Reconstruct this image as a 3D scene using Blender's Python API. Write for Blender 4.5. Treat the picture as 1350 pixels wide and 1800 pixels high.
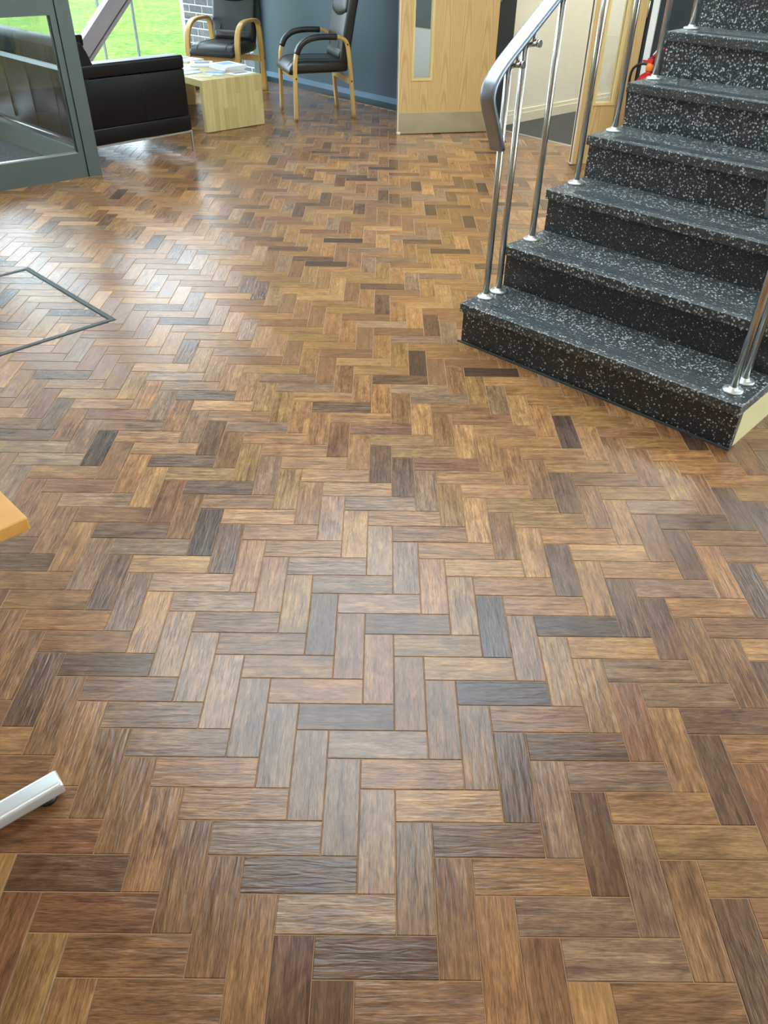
import bpy, bmesh, math, random
from mathutils import Vector, Matrix
R = math.radians
random.seed(7)
for o in list(bpy.data.objects):
    bpy.data.objects.remove(o)
scene = bpy.context.scene
col = scene.collection

# ------------------------------------------------------------------ camera
cam_d = bpy.data.cameras.new('camera')
cam_d.sensor_fit = 'HORIZONTAL'
cam_d.sensor_width = 36.0
cam_d.lens = 36.0 * 1363.45 / 1350.0
cam_d.clip_start = 0.05
cam_d.clip_end = 300
cam = bpy.data.objects.new('camera', cam_d)
col.objects.link(cam)
CAM = Vector((0.48793, -1.04017, 1.51037))
cam.matrix_world = Matrix(((0.99987744, -0.01347923, -0.00796319, CAM.x),
                           (0.00196434, 0.61263828, -0.79036098, CAM.y),
                           (0.01553202, 0.79024847, 0.61258967, CAM.z),
                           (0, 0, 0, 1)))
scene.camera = cam

# ------------------------------------------------------------------ sky (bright overcast) and exposure
world = bpy.data.worlds.new('overcast_sky')
scene.world = world
world.use_nodes = True
bg = world.node_tree.nodes['Background']
bg.inputs['Color'].default_value = (0.74, 0.89, 1.0, 1)
bg.inputs['Strength'].default_value = 8.0
vs = scene.view_settings
vs.view_transform = 'Standard'
vs.look = 'None'
vs.gamma = 1.0
vs.use_curve_mapping = False
vs.exposure = 0.04
FILL = 10.0            # radiance of the unseen fill panels added under the ceiling

# ------------------------------------------------------------------ helpers
def link(o, parent=None):
    col.objects.link(o)
    if parent is not None:
        o.parent = parent
    return o

def tag(o, label=None, cat=None, group=None, kind=None):
    if label: o['label'] = label
    if cat: o['category'] = cat
    if group: o['group'] = group
    if kind: o['kind'] = kind
    return o

def empty(name, loc=(0, 0, 0), rz=0.0):
    o = bpy.data.objects.new(name, None)
    o.empty_display_size = 0.1
    o.location = loc
    o.rotation_euler = (0, 0, rz)
    return link(o)

class MB:
    """collects shapes; build() links them as ONE mesh object"""
    def __init__(s):
        s.v = []; s.f = []; s.sm = []
    def add(s, v, f, smooth=False, M=None):
        b = len(s.v)
        for p in v:
            p = Vector(p)
            if M is not None: p = M @ p
            s.v.append(tuple(p))
        for q in f:
            s.f.append([b + i for i in q]); s.sm.append(smooth)
        return s
    def frombm(s, bm, smooth=False, M=None):
        bm.verts.index_update()
        s.add([v.co.copy() for v in bm.verts], [[v.index for v in f.verts] for f in bm.faces], smooth, M)
        bm.free()
        return s
    def box(s, lo, hi, M=None, bev=0.0, seg=1, smooth=False):
        bm = bmesh.new()
        bmesh.ops.create_cube(bm, size=1.0)
        for v in bm.verts:
            v.co = Vector([(lo[i] + hi[i]) / 2 + v.co[i] * (hi[i] - lo[i]) for i in range(3)])
        if bev > 0:
            bmesh.ops.bevel(bm, geom=list(bm.edges), offset=bev, segments=seg, profile=0.5, affect='EDGES')
        return s.frombm(bm, smooth, M)
    def cyl(s, p0, p1, r0, r1=None, n=16, cap=True, M=None, smooth=True):
        p0 = Vector(p0); p1 = Vector(p1); r1 = r0 if r1 is None else r1
        d = (p1 - p0).normalized()
        u = d.orthogonal().normalized(); w = d.cross(u)
        v = []; f = []
        for p, r in ((p0, r0), (p1, r1)):
            for i in range(n):
                a = 2 * math.pi * i / n
                v.append(p + u * (r * math.cos(a)) + w * (r * math.sin(a)))
        for i in range(n):
            j = (i + 1) % n
            f.append([i, j, n + j, n + i])
        s.add(v, f, smooth, M)
        if cap:
            s.add(v, [list(range(n))[::-1], list(range(n, 2 * n))], False, M)
        return s
    def lathe(s, prof, n=24, M=None):
        v = []; f = []
        for r, z in prof:
            for i in range(n):
                a = 2 * math.pi * i / n
                v.append((r * math.cos(a), r * math.sin(a), z))
        for k in range(len(prof) - 1):
            for i in range(n):
                j = (i + 1) % n
                f.append([k * n + i, k * n + j, (k + 1) * n + j, (k + 1) * n + i])
        f.append(list(range(n))[::-1]); f.append([(len(prof) - 1) * n + i for i in range(n)])
        return s.add(v, f, True, M)
    def loft(s, secs, closed=True, cap=True, smooth=True, M=None):
        n = len(secs[0]); v = []; f = []
        for q in secs: v += list(q)
        for k in range(len(secs) - 1):
            for i in range(n if closed else n - 1):
                j = (i + 1) % n
                f.append([k * n + i, k * n + j, (k + 1) * n + j, (k + 1) * n + i])
        s.add(v, f, smooth, M)
        if cap:
            s.add(v, [list(range(n))[::-1], [(len(secs) - 1) * n + i for i in range(n)]], False, M)
        return s
    def sweep(s, path, side, sec, M=None, smooth=True):
        """sec: list of (along side, along normal) offsets swept along path; side is a constant vector"""
        side = Vector(side).normalized(); P = [Vector(p) for p in path]; secs = []
        for i, p in enumerate(P):
            t = (P[min(i + 1, len(P) - 1)] - P[max(i - 1, 0)]).normalized()
            nrm = side.cross(t).normalized()
            secs.append([p + side * a + nrm * b for a, b in sec])
        return s.loft(secs, True, True, smooth, M)
    def prism(s, poly, y0, y1, M=None):
        """polygon in (x,z) extruded along y"""
        n = len(poly)
        v = [(x, y0, z) for x, z in poly] + [(x, y1, z) for x, z in poly]
        f = [[i, (i + 1) % n, n + (i + 1) % n, n + i] for i in range(n)]
        f += [list(range(n))[::-1], list(range(n, 2 * n))]
        return s.add(v, f, False, M)
    def build(s, name, mat, parent=None, loc=None):
        me = bpy.data.meshes.new(name)
        me.from_pydata(s.v, [], s.f)
        me.polygons.foreach_set('use_smooth', s.sm)
        bm = bmesh.new(); bm.from_mesh(me)
        bmesh.ops.remove_doubles(bm, verts=bm.verts, dist=1e-6)
        bmesh.ops.recalc_face_normals(bm, faces=bm.faces)
        bm.to_mesh(me); bm.free()
        if mat: me.materials.append(mat)
        o = bpy.data.objects.new(name, me)
        if loc is not None: o.location = loc
        return link(o, parent)

def rrect(w, t, n=5, r=None):
    """rounded rectangle outline, (x,y) pairs"""
    r = min(w, t) / 2 * 0.98 if r is None else r
    pts = []
    for cx, cy, a0 in ((w/2 - r, t/2 - r, 0), (-w/2 + r, t/2 - r, 90), (-w/2 + r, -t/2 + r, 180), (w/2 - r, -t/2 + r, 270)):
        for i in range(n + 1):
            a = R(a0 + 90 * i / n)
            pts.append((cx + r * math.cos(a), cy + r * math.sin(a)))
    return pts

def smooth_path(pts, n=6):
    """Catmull-Rom through pts"""
    P = [Vector(p) for p in pts]; out = []
    for i in range(len(P) - 1):
        p0 = P[max(i - 1, 0)]; p1 = P[i]; p2 = P[i + 1]; p3 = P[min(i + 2, len(P) - 1)]
        for k in range(n):
            t = k / n
            out.append(0.5 * ((2 * p1) + (-p0 + p2) * t + (2 * p0 - 5 * p1 + 4 * p2 - p3) * t * t + (-p0 + 3 * p1 - 3 * p2 + p3) * t ** 3))
    out.append(P[-1])
    return out

def copy_tree(o, parent=None):
    c = o.copy()
    link(c, parent)
    for ch in list(o.children):
        copy_tree(ch, c)
    return c

# ------------------------------------------------------------------ materials
def srgb(r, g, b):
    return tuple((x / 255 / 12.92) if x / 255 < 0.04045 else ((x / 255 + 0.055) / 1.055) ** 2.4 for x in (r, g, b)) + (1,)

class NT:
    def __init__(s, name):
        s.m = bpy.data.materials.new(name); s.m.use_nodes = True
        s.t = s.m.node_tree; s.n = s.t.nodes; s.l = s.t.links
        s.p = s.n['Principled BSDF']; s.out = s.n['Material Output']
    def node(s, typ, **kw):
        x = s.n.new(typ)
        for k, v in kw.items(): setattr(x, k, v)
        return x
    def ln(s, a, b): s.l.new(a, b)
    def noise(s, vec, scale, detail=3, rough=0.55, dist=0.0):
        x = s.node('ShaderNodeTexNoise'); x.inputs['Scale'].default_value = scale
        x.inputs['Detail'].default_value = detail; x.inputs['Roughness'].default_value = rough
        x.inputs['Distortion'].default_value = dist
        if vec is not None: s.ln(vec, x.inputs['Vector'])
        return x.outputs['Fac']
    def mapping(s, vec, scale=(1, 1, 1), rot=(0, 0, 0)):
        x = s.node('ShaderNodeMapping'); x.inputs['Scale'].default_value = scale; x.inputs['Rotation'].default_value = rot
        s.ln(vec, x.inputs['Vector']); return x.outputs['Vector']
    def rng(s, v, a, b, c, d):
        x = s.node('ShaderNodeMapRange')
        for i, q in enumerate((a, b, c, d)): x.inputs[i + 1].default_value = q
        s.ln(v, x.inputs[0]); return x.outputs[0]
    def math(s, op, a, b=None):
        x = s.node('ShaderNodeMath', operation=op)
        for i, q in enumerate((a, b)):
            if q is None: continue
            if isinstance(q, (int, float)): x.inputs[i].default_value = q
            else: s.ln(q, x.inputs[i])
        return x.outputs[0]
    def mul(s, c, f):
        x = s.node('ShaderNodeMix', data_type='RGBA', blend_type='MULTIPLY'); x.inputs['Factor'].default_value = 1
        if isinstance(c, tuple): x.inputs['A'].default_value = c
        else: s.ln(c, x.inputs['A'])
        s.ln(f, x.inputs['B']); return x.outputs['Result']
    def mix(s, f, a, b):
        x = s.node('ShaderNodeMix', data_type='RGBA'); s.ln(f, x.inputs['Factor'])
        for q, k in ((a, 'A'), (b, 'B')):
            if isinstance(q, tuple): x.inputs[k].default_value = q
            else: s.ln(q, x.inputs[k])
        return x.outputs['Result']
    def bump(s, h, strength, dist):
        x = s.node('ShaderNodeBump'); x.inputs['Strength'].default_value = strength; x.inputs['Distance'].default_value = dist
        s.ln(h, x.inputs['Height']); s.ln(x.outputs['Normal'], s.p.inputs['Normal'])

def pm(name, c, rough=0.5, metal=0.0, var=0.08, scale=12.0, bump=0.0, bscale=120.0, bdist=0.001, stretch=(1, 1, 1), spec=None, rvar=0.0):
    """procedural paint / leather / metal: colour with a little noise, optional fine relief"""
    t = NT(name)
    co = t.node('ShaderNodeTexCoord').outputs['Object']
    v = t.mapping(co, stretch)
    n = t.noise(v, scale, 4)
    t.ln(t.mul(c, t.rng(n, 0.25, 0.75, 1 - var, 1 + var)), t.p.inputs['Base Color'])
    t.p.inputs['Roughness'].default_value = rough
    t.p.inputs['Metallic'].default_value = metal
    if rvar: t.ln(t.rng(n, 0.3, 0.7, rough - rvar, rough + rvar), t.p.inputs['Roughness'])
    if spec is not None: t.p.inputs['Specular IOR Level'].default_value = spec
    if bump: t.bump(t.noise(v, bscale, 3), bump, bdist)
    return t.m

def glass_mat(name, tint=(0.975, 0.985, 0.985, 1), ior=1.5, rough=0.0):
    t = NT(name); t.n.remove(t.p)
    tr = t.node('ShaderNodeBsdfTransparent'); tr.inputs['Color'].default_value = tint
    gl = t.node('ShaderNodeBsdfGlossy'); gl.inputs['Roughness'].default_value = rough
    gl.inputs['Color'].default_value = (1, 1, 1, 1)
    fr = t.node('ShaderNodeFresnel'); fr.inputs['IOR'].default_value = ior
    mx = t.node('ShaderNodeMixShader')
    fr.inputs['IOR'].default_value = 1.72        # both faces of the pane in one, so the inner face only transmits
    ge = t.node('ShaderNodeNewGeometry')
    k = t.math('MULTIPLY', fr.outputs[0], t.math('SUBTRACT', 1.0, ge.outputs['Backfacing']))
    t.ln(k, mx.inputs[0]); t.ln(tr.outputs[0], mx.inputs[1]); t.ln(gl.outputs[0], mx.inputs[2])
    t.ln(mx.outputs[0], t.out.inputs['Surface'])
    return t.m

def wood_mat(name, c, dark, axis=2, rough=0.4, ring=14.0, dist=5.0, contrast=0.5):
    """veneer or lacquered timber with long grain along the given local axis"""
    t = NT(name)
    co = t.node('ShaderNodeTexCoord').outputs['Object']
    sc = [1.0, 1.0, 1.0]; sc[axis] = 0.12
    v = t.mapping(co, tuple(sc))
    w = t.node('ShaderNodeTexWave', wave_type='BANDS', bands_direction='DIAGONAL')
    w.inputs['Scale'].default_value = ring; w.inputs['Distortion'].default_value = dist
    w.inputs['Detail'].default_value = 2; w.inputs['Detail Scale'].default_value = 1.2
    t.ln(v, w.inputs['Vector'])
    f = t.noise(v, 160, 3)
    k = t.math('MULTIPLY', t.rng(w.outputs['Fac'], 0.0, 1.0, 0.0, contrast), t.rng(f, 0.3, 0.7, 0.5, 1.0))
    t.ln(t.mix(k, c, dark), t.p.inputs['Base Color'])
    t.p.inputs['Roughness'].default_value = rough
    return t.m

def stave_mat():
    """glued birch staves of slightly different tone"""
    t = NT('birch_butcher_block')
    co = t.node('ShaderNodeTexCoord').outputs['Object']
    sx = t.node('ShaderNodeSeparateXYZ'); t.ln(co, sx.inputs[0])
    cx = t.node('ShaderNodeCombineXYZ')
    t.ln(t.math('ADD', sx.outputs[2], sx.outputs[1]), cx.inputs[0]); t.ln(sx.outputs[0], cx.inputs[1])
    b = t.node('ShaderNodeTexBrick'); b.offset = 0.37; t.ln(cx.outputs[0], b.inputs['Vector'])
    b.inputs['Scale'].default_value = 1.0; b.inputs['Brick Width'].default_value = 0.27; b.inputs['Row Height'].default_value = 0.046
    b.inputs['Mortar Size'].default_value = 0.0
    b.inputs['Color1'].default_value = srgb(212, 192, 134); b.inputs['Color2'].default_value = srgb(190, 166, 108)
    g = t.noise(t.mapping(co, (40, 4, 4)), 1.0, 4)
    t.ln(t.mul(b.outputs['Color'], t.rng(g, 0.3, 0.7, 0.88, 1.08)), t.p.inputs['Base Color'])
    t.p.inputs['Roughness'].default_value = 0.4
    return t.m

def oak_mat():
    """pale veneer with nested cathedral figure in 20 cm leaves"""
    t = NT('pale_oak_veneer')
    co = t.node('ShaderNodeTexCoord').outputs['Object']
    sx = t.node('ShaderNodeSeparateXYZ'); t.ln(co, sx.inputs[0])
    u = t.math('MULTIPLY', sx.outputs[0], 1 / 0.17)
    fl = t.math('FLOOR', u); xl = t.math('SUBTRACT', t.math('SUBTRACT', u, fl), 0.5)
    wn = t.node('ShaderNodeTexWhiteNoise', noise_dimensions='1D'); t.ln(fl, wn.inputs['W'])
    nz = t.noise(t.mapping(co, (6, 6, 1.2)), 1.0, 3)
    ph = t.math('ADD', t.math('MULTIPLY', sx.outputs[2], 3.2), t.math('MULTIPLY', t.math('MULTIPLY', xl, xl), 20.0))
    ph = t.math('ADD', ph, t.math('MULTIPLY', nz, 3.0)); ph = t.math('ADD', ph, t.math('MULTIPLY', wn.outputs['Value'], 9.0))
    band = t.math('POWER', t.math('ABSOLUTE', t.math('SINE', t.math('MULTIPLY', ph, 3.14159))), 5.0)
    f = t.noise(t.mapping(co, (260, 260, 8)), 1.0, 3)
    k = t.math('ADD', t.math('MULTIPLY', band, 0.42), t.rng(f, 0.35, 0.7, 0.0, 0.30))
    t.ln(t.mix(k, srgb(216, 182, 126), srgb(176, 134, 80)), t.p.inputs['Base Color'])
    t.p.inputs['Roughness'].default_value = 0.38
    return t.m

def terrazzo_mat(name='black_terrazzo', base_gain=1.0, r0=0.24, r1=0.32):
    t = NT(name)
    co = t.node('ShaderNodeTexCoord').outputs['Object']
    def chips(scale, thr, size):
        v = t.node('ShaderNodeTexVoronoi'); v.inputs['Scale'].default_value = scale; t.ln(co, v.inputs['Vector'])
        s = t.node('ShaderNodeSeparateColor'); t.ln(v.outputs['Color'], s.inputs[0])
        a = t.math('GREATER_THAN', s.outputs[0], thr)
        b = t.math('LESS_THAN', v.outputs['Distance'], size)
        return t.math('MULTIPLY', a, b), s.outputs[1]
    m1, rr1 = chips(112, 0.60, 0.44)
    m2, rr2 = chips(230, 0.74, 0.45)
    base = t.mix(t.noise(co, 60, 3), (0.007 * base_gain, 0.009 * base_gain, 0.0095 * base_gain, 1), (0.026 * base_gain, 0.029 * base_gain, 0.028 * base_gain, 1))
    ch1 = t.mix(rr1, (0.09, 0.095, 0.095, 1), (0.60, 0.63, 0.62, 1))
    ch2 = t.mix(rr2, (0.04, 0.045, 0.045, 1), (0.22, 0.235, 0.235, 1))
    c = t.mix(m2, base, ch2); c = t.mix(m1, c, ch1)
    t.ln(c, t.p.inputs['Base Color'])
    t.ln(t.rng(t.noise(co, 7, 3), 0.3, 0.7, r0, r1), t.p.inputs['Roughness'])
    t.p.inputs['Specular IOR Level'].default_value = 0.6
    return t.m

def plank_mat():
    t = NT('parquet_plank')
    uv = t.node('ShaderNodeUVMap').outputs['UV']
    oi = t.node('ShaderNodeObjectInfo').outputs['Color']
    at = t.node('ShaderNodeAttribute'); at.attribute_name = 'tone'
    ad = t.node('ShaderNodeVectorMath', operation='ADD'); t.ln(oi, ad.inputs[0]); t.ln(at.outputs['Color'], ad.inputs[1])
    tone = ad.outputs[0]
    wn = t.node('ShaderNodeTexWhiteNoise', noise_dimensions='3D'); t.ln(tone, wn.inputs['Vector'])
    sc = t.node('ShaderNodeVectorMath', operation='SCALE'); t.ln(wn.outputs['Color'], sc.inputs[0]); sc.inputs['Scale'].default_value = 9
    of = t.node('ShaderNodeVectorMath', operation='ADD'); t.ln(uv, of.inputs[0]); t.ln(sc.outputs[0], of.inputs[1])
    v = of.outputs[0]
    g1 = t.noise(t.mapping(v, (6, 92, 1)), 1.0, 6, 0.68, 0.7)         # long streaks
    g2 = t.noise(t.mapping(v, (7, 16, 1)), 1.0, 3, 0.6, 1.5)          # cloudy patches and knots
    g3 = t.noise(t.mapping(v, (45, 620, 1)), 1.0, 2)                  # pores
    k = t.math('MULTIPLY', t.rng(g1, 0.3, 0.7, 0.48, 1.45), t.rng(g2, 0.28, 0.62, 0.66, 1.14))
    k = t.math('MULTIPLY', k, t.rng(g3, 0.35, 0.6, 0.62, 1.10))
    c = t.mul(tone, k)
    # a little hue drift along the plank
    hs = t.node('ShaderNodeHueSaturation'); t.ln(c, hs.inputs['Color'])
    t.ln(t.rng(g2, 0.3, 0.7, 0.496, 0.504), hs.inputs['Hue'])
    t.ln(hs.outputs[0], t.p.inputs['Base Color'])
    t.ln(t.rng(g1, 0.3, 0.7, 0.18, 0.27), t.p.inputs['Roughness'])
    r1 = t.noise(t.mapping(v, (11, 84, 1)), 1.0, 2, 0.5, 0.8)          # hand-scraped ridges
    h = t.math('ADD', t.math('MULTIPLY', r1, 1.0), t.math('MULTIPLY', g1, 0.35))
    h = t.math('ADD', h, t.math('MULTIPLY', g3, 0.10))
    t.bump(h, 0.8, 0.0015)
    return t.m

def brick_mat():
    t = NT('grey_brick')
    co = t.node('ShaderNodeTexCoord').outputs['Object']
    oi = t.node('ShaderNodeObjectInfo').outputs['Random']
    c = t.mix(oi, (0.095, 0.093, 0.108, 1), (0.150, 0.147, 0.162, 1))
    t.ln(t.mul(c, t.rng(t.noise(co, 40, 4), 0.3, 0.7, 0.8, 1.15)), t.p.inputs['Base Color'])
    t.p.inputs['Roughness'].default_value = 0.9
    return t.m

def grass_mat():
    t = NT('lawn_grass')
    co = t.node('ShaderNodeTexCoord').outputs['Object']
    n1 = t.noise(co, 1.3, 6, 0.7); n2 = t.noise(t.mapping(co, (9, 9, 1)), 1.0, 8, 0.75)
    c = t.mix(t.rng(n1, 0.43, 0.57, 0, 1), (0.048, 0.128, 0.006, 1), (0.102, 0.158, 0.014, 1))
    c = t.mix(t.rng(n2, 0.48, 0.62, 0, 0.9), c, (0.17, 0.19, 0.06, 1))
    c = t.mix(t.rng(n2, 0.45, 0.25, 0, 0.6), c, (0.018, 0.066, 0.008, 1))
    t.ln(c, t.p.inputs['Base Color']); t.p.inputs['Roughness'].default_value = 0.9
    t.p.inputs['Specular IOR Level'].default_value = 0.1
    t.bump(n2, 0.4, 0.03)
    return t.m

def carpet_mat(name, a, b):
    t = NT(name)
    co = t.node('ShaderNodeTexCoord').outputs['Object']
    n = t.noise(co, 190, 3, 0.8)
    t.ln(t.mix(t.rng(n, 0.38, 0.62, 0, 1), a, b), t.p.inputs['Base Color'])
    t.p.inputs['Roughness'].default_value = 1.0
    t.p.inputs['Specular IOR Level'].default_value = 0.05
    t.bump(n, 0.6, 0.004)
    return t.m

def emit_mat(name, c, s):
    t = NT(name)
    t.p.inputs['Base Color'].default_value = (0.9, 0.9, 0.9, 1)
    co = t.node('ShaderNodeTexCoord').outputs['Object']
    t.ln(t.mul(c, t.rng(t.noise(co, 30, 1), 0, 1, 0.98, 1.02)), t.p.inputs['Emission Color'])
    t.p.inputs['Emission Strength'].default_value = s
    return t.m

M = {}
M['plank'] = plank_mat()
M['joint'] = pm('joint_tan', srgb(160, 124, 88), 0.8, var=0.15, scale=40)
M['terrazzo'] = terrazzo_mat(r0=0.34, r1=0.44)
M['terrazzo_worn_skylit'] = terrazzo_mat('worn_skylit_terrazzo', 1.9, 0.36, 0.48)  # lighter tread copy: sky reflection and wear both put into the base colour
M['blue_wall'] = pm('slate_blue_paint', srgb(66, 86, 98), 0.45, var=0.03, bump=0.05, bscale=60)
M['dark_wall'] = pm('charcoal_paint', srgb(30, 37, 42), 0.6, var=0.05)
M['cream_wall'] = pm('cream_paint', srgb(232, 228, 212), 0.75, var=0.02)
M['cream_trim'] = pm('cream_gloss', srgb(232, 226, 204), 0.35, var=0.02)
M['white'] = pm('white_paint', srgb(226, 226, 222), 0.7, var=0.02)
M['stringer'] = pm('pale_yellow_paint', srgb(226, 214, 160), 0.5, var=0.03)
M['teal_base'] = pm('dark_teal_gloss', srgb(42, 66, 78), 0.35, var=0.05)
M['blue_cap'] = pm('pale_blue_gloss', srgb(112, 142, 168), 0.3, var=0.04)
M['frame_grey'] = pm('grey_green_powder_coat', srgb(82, 91, 86), 0.4, var=0.04)
M['frame_dark'] = pm('black_rubber', srgb(16, 18, 16), 0.6)
M['alu'] = pm('bright_aluminium', srgb(200, 208, 210), 0.3, 1.0, var=0.05)
M['glass'] = glass_mat('clear_glass')
M['glass_door'] = glass_mat('grey_clear_glass', (0.955, 0.975, 0.975, 1))
M['steel'] = pm('brushed_stainless_steel', srgb(196, 196, 190), 0.24, 1.0, var=0.06, scale=30, stretch=(1, 1, 0.1), rvar=0.05)
M['rail'] = pm('satin_aluminium_rail', srgb(148, 154, 163), 0.38, 1.0, var=0.05, scale=14, rvar=0.05)
M['flange'] = pm('cast_aluminium', srgb(212, 216, 212), 0.35, 0.85, var=0.06)
M['kick'] = pm('satin_steel_plate', srgb(206, 204, 190), 0.42, 1.0, var=0.08, scale=9, rvar=0.06)
M['oak'] = oak_mat()
M['oak_frame'] = wood_mat('pale_oak_lipping', srgb(222, 196, 138), srgb(200, 168, 108), 2, 0.35, 10.0, 3.0, 0.3)
M['lipping'] = pm('painted_door_edge', srgb(224, 206, 178), 0.45, var=0.05)
M['seal'] = pm('brown_intumescent_strip', srgb(64, 40, 36), 0.6)
M['birch'] = stave_mat()
M['beech'] = wood_mat('lacquered_beech', srgb(214, 172, 100), srgb(188, 140, 74), 2, 0.3, 16.0, 3.0, 0.4)
M['desk'] = wood_mat('beech_desk_top', srgb(226, 170, 88), srgb(206, 146, 66), 0, 0.35, 12.0, 3.0, 0.4)
M['leather'] = pm('black_leather', srgb(36, 35, 34), 0.36, var=0.12, scale=9, bump=0.25, bscale=260, bdist=0.0006)
M['leather_sofa'] = pm('black_sofa_leather', srgb(8, 7, 7), 0.38, var=0.12, scale=7, bump=0.25, bscale=220, bdist=0.0006, spec=0.28)
M['thread'] = pm('seam_thread', srgb(12, 11, 11), 0.7)
M['black'] = pm('black_plastic', srgb(18, 18, 18), 0.45)
M['carpet'] = carpet_mat('dark_carpet', srgb(52, 52, 50), srgb(104, 104, 100))
M['matting'] = carpet_mat('entrance_matting', srgb(44, 50, 56), srgb(112, 118, 124))
M['grass'] = grass_mat()
M['brick'] = brick_mat()
M['mortar'] = pm('pale_mortar', (0.55, 0.53, 0.53, 1), 0.95, var=0.08, scale=60)
M['strut'] = pm('lilac_grey_steel_paint', srgb(176, 166, 176), 0.5, var=0.05)
M['mullion'] = pm('pale_steel', srgb(176, 190, 198), 0.35, 0.0, var=0.04)
M['red'] = pm('red_enamel', srgb(176, 18, 20), 0.25, var=0.05)
M['orange'] = pm('orange_tag', srgb(232, 120, 40), 0.5)
M['paper'] = pm('white_paper', srgb(232, 234, 238), 0.6, var=0.03)
M['paper_pink'] = pm('pinkish_paper', srgb(228, 214, 222), 0.6, var=0.03)
M['paper_blue'] = pm('blue_print', srgb(150, 176, 214), 0.5, var=0.35, scale=18)
M['paper_green'] = pm('pale_green_print', srgb(186, 206, 198), 0.5, var=0.25, scale=22)
M['paper_yellow'] = pm('yellow_print', srgb(214, 208, 140), 0.5, var=0.25, scale=16)
M['paper_dark'] = pm('grey_print', srgb(120, 124, 130), 0.5, var=0.3, scale=25)
M['fill_light'] = emit_mat('fill_diffuser', (1.0, 0.93, 0.83, 1), FILL)
M['hall_fill'] = emit_mat('hall_fill_diffuser', (1.0, 0.97, 0.92, 1), FILL * 2.6)  # stronger added fill that brightens the cream hall wall

# ------------------------------------------------------------------ floor plan helpers
Q = math.sqrt(0.5)
def AB(a, b, z=0.0):
    """building axes (a: towards the slate-blue wall, b: towards the window) to world"""
    return Vector(((a - b) * Q, (a + b) * Q, z))

CEIL = 2.9
WP = Vector((0.394, 7.431, 0)); WD = Vector((0.6808, -0.7324, 0)).normalized(); WN = Vector((WD.y, -WD.x, 0))   # wall line; WN points into the room
if WN.y > 0: WN = -WN
HINGE1 = Vector((1.407, 6.359, 0)); HINGE2 = Vector((2.308, 5.372, 0))
CORNER = Vector((-0.860, 8.752, 0))

def wall_slab(mb, p, q, z0, z1, thick, side):
    """vertical slab from p to q (plan), thickness to the given side vector"""
    p = Vector(p); q = Vector(q); s = Vector(side).normalized() * thick
    pts = [p, q, q + s, p + s]
    v = [(a.x, a.y, z0) for a in pts] + [(a.x, a.y, z1) for a in pts]
    return mb.add(v, [[0, 1, 2, 3], [4, 5, 6, 7], [0, 1, 5, 4], [1, 2, 6, 5], [2, 3, 7, 6], [3, 0, 4, 7]])

def struct(mb, name, mat, label, cat):
    o = mb.build(name, mat)
    return tag(o, label, cat, kind='structure')

# ------------------------------------------------------------------ floor: slab, single planks, the rest
W = 0.0762; L = 3 * W
DEP = 0.004
fl = MB()
def poly_slab(mb, pts, z0, z1):
    n = len(pts)
    v = [(p.x, p.y, z0) for p in pts] + [(p.x, p.y, z1) for p in pts]
    return mb.add(v, [list(range(n))[::-1], list(range(n, 2 * n))] + [[i, (i + 1) % n, n + (i + 1) % n, n + i] for i in range(n)])
wl = lambda t: WP + WD * t
FLOOR_POLY = [CORNER, AB(2.33, 6.8), Vector((-1.55, 4.78, 0)), Vector((-3.93, 2.80, 0)), AB(-4.6, 4.72), AB(-4.6, -6.0), AB(5.3, -6.0), wl(2.82), wl(2.82) - WN * 0.14, wl(1.50) - WN * 0.14, wl(1.50)]
poly_slab(fl, FLOOR_POLY, -0.06, -DEP + 0.0026)
floor = struct(fl, 'floor', M['joint'], 'herringbone parquet floor of short brown oak planks with pale joints', 'floor')

def inpoly(x, y, P):
    c = False; n = len(P)
    for i in range(n):
        a = P[i]; b = P[(i + 1) % n]
        if (a.y > y) != (b.y > y) and x < (b.x - a.x) * (y - a.y) / (b.y - a.y) + a.x: c = not c
    return c

GAP = 0.0008; BEV = 0.0012
def plank_geo():
    x1 = L / 2 - GAP; y1 = W / 2 - GAP; x0 = x1 - BEV; y0 = y1 - BEV
    v = [(-x1, -y1, -0.0016), (x1, -y1, -0.0016), (x1, y1, -0.0016), (-x1, y1, -0.0016),
         (-x0, -y0, 0), (x0, -y0, 0), (x0, y0, 0), (-x0, y0, 0)]
    f = [(4, 5, 6, 7), (0, 1, 5, 4), (1, 2, 6, 5), (2, 3, 7, 6), (3, 0, 4, 7)]
    return v, f
PV, PF = plank_geo()
pme = bpy.data.meshes.new('plank')
pme.from_pydata(PV, [], PF)
uvl = pme.uv_layers.new(name='UVMap')
for lp in pme.loops:
    uvl.data[lp.index].uv = PV[lp.vertex_index][:2]
pme.materials.append(M['plank'])

def project(p):
    d = Vector(p) - CAM
    m = cam.matrix_world.to_3x3()
    x = d.dot(m.col[0]); y = d.dot(m.col[1]); z = -d.dot(m.col[2])
    if z <= 0.05: return None
    return 675 + 1363.45 * x / z, 900 - 1363.45 * y / z, z

PAL = {'a': srgb(168, 122, 76), 'b': srgb(152, 107, 66), 'c': srgb(134, 94, 60), 'd': srgb(108, 77, 53), 'e': srgb(86, 63, 47),
       'f': srgb(130, 86, 57), 'g': srgb(136, 103, 76), 'h': srgb(148, 108, 64), 'i': srgb(154, 118, 86)}
PALW = 'aaabbbbbbbccccccccdddeffggghhhi'
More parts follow.
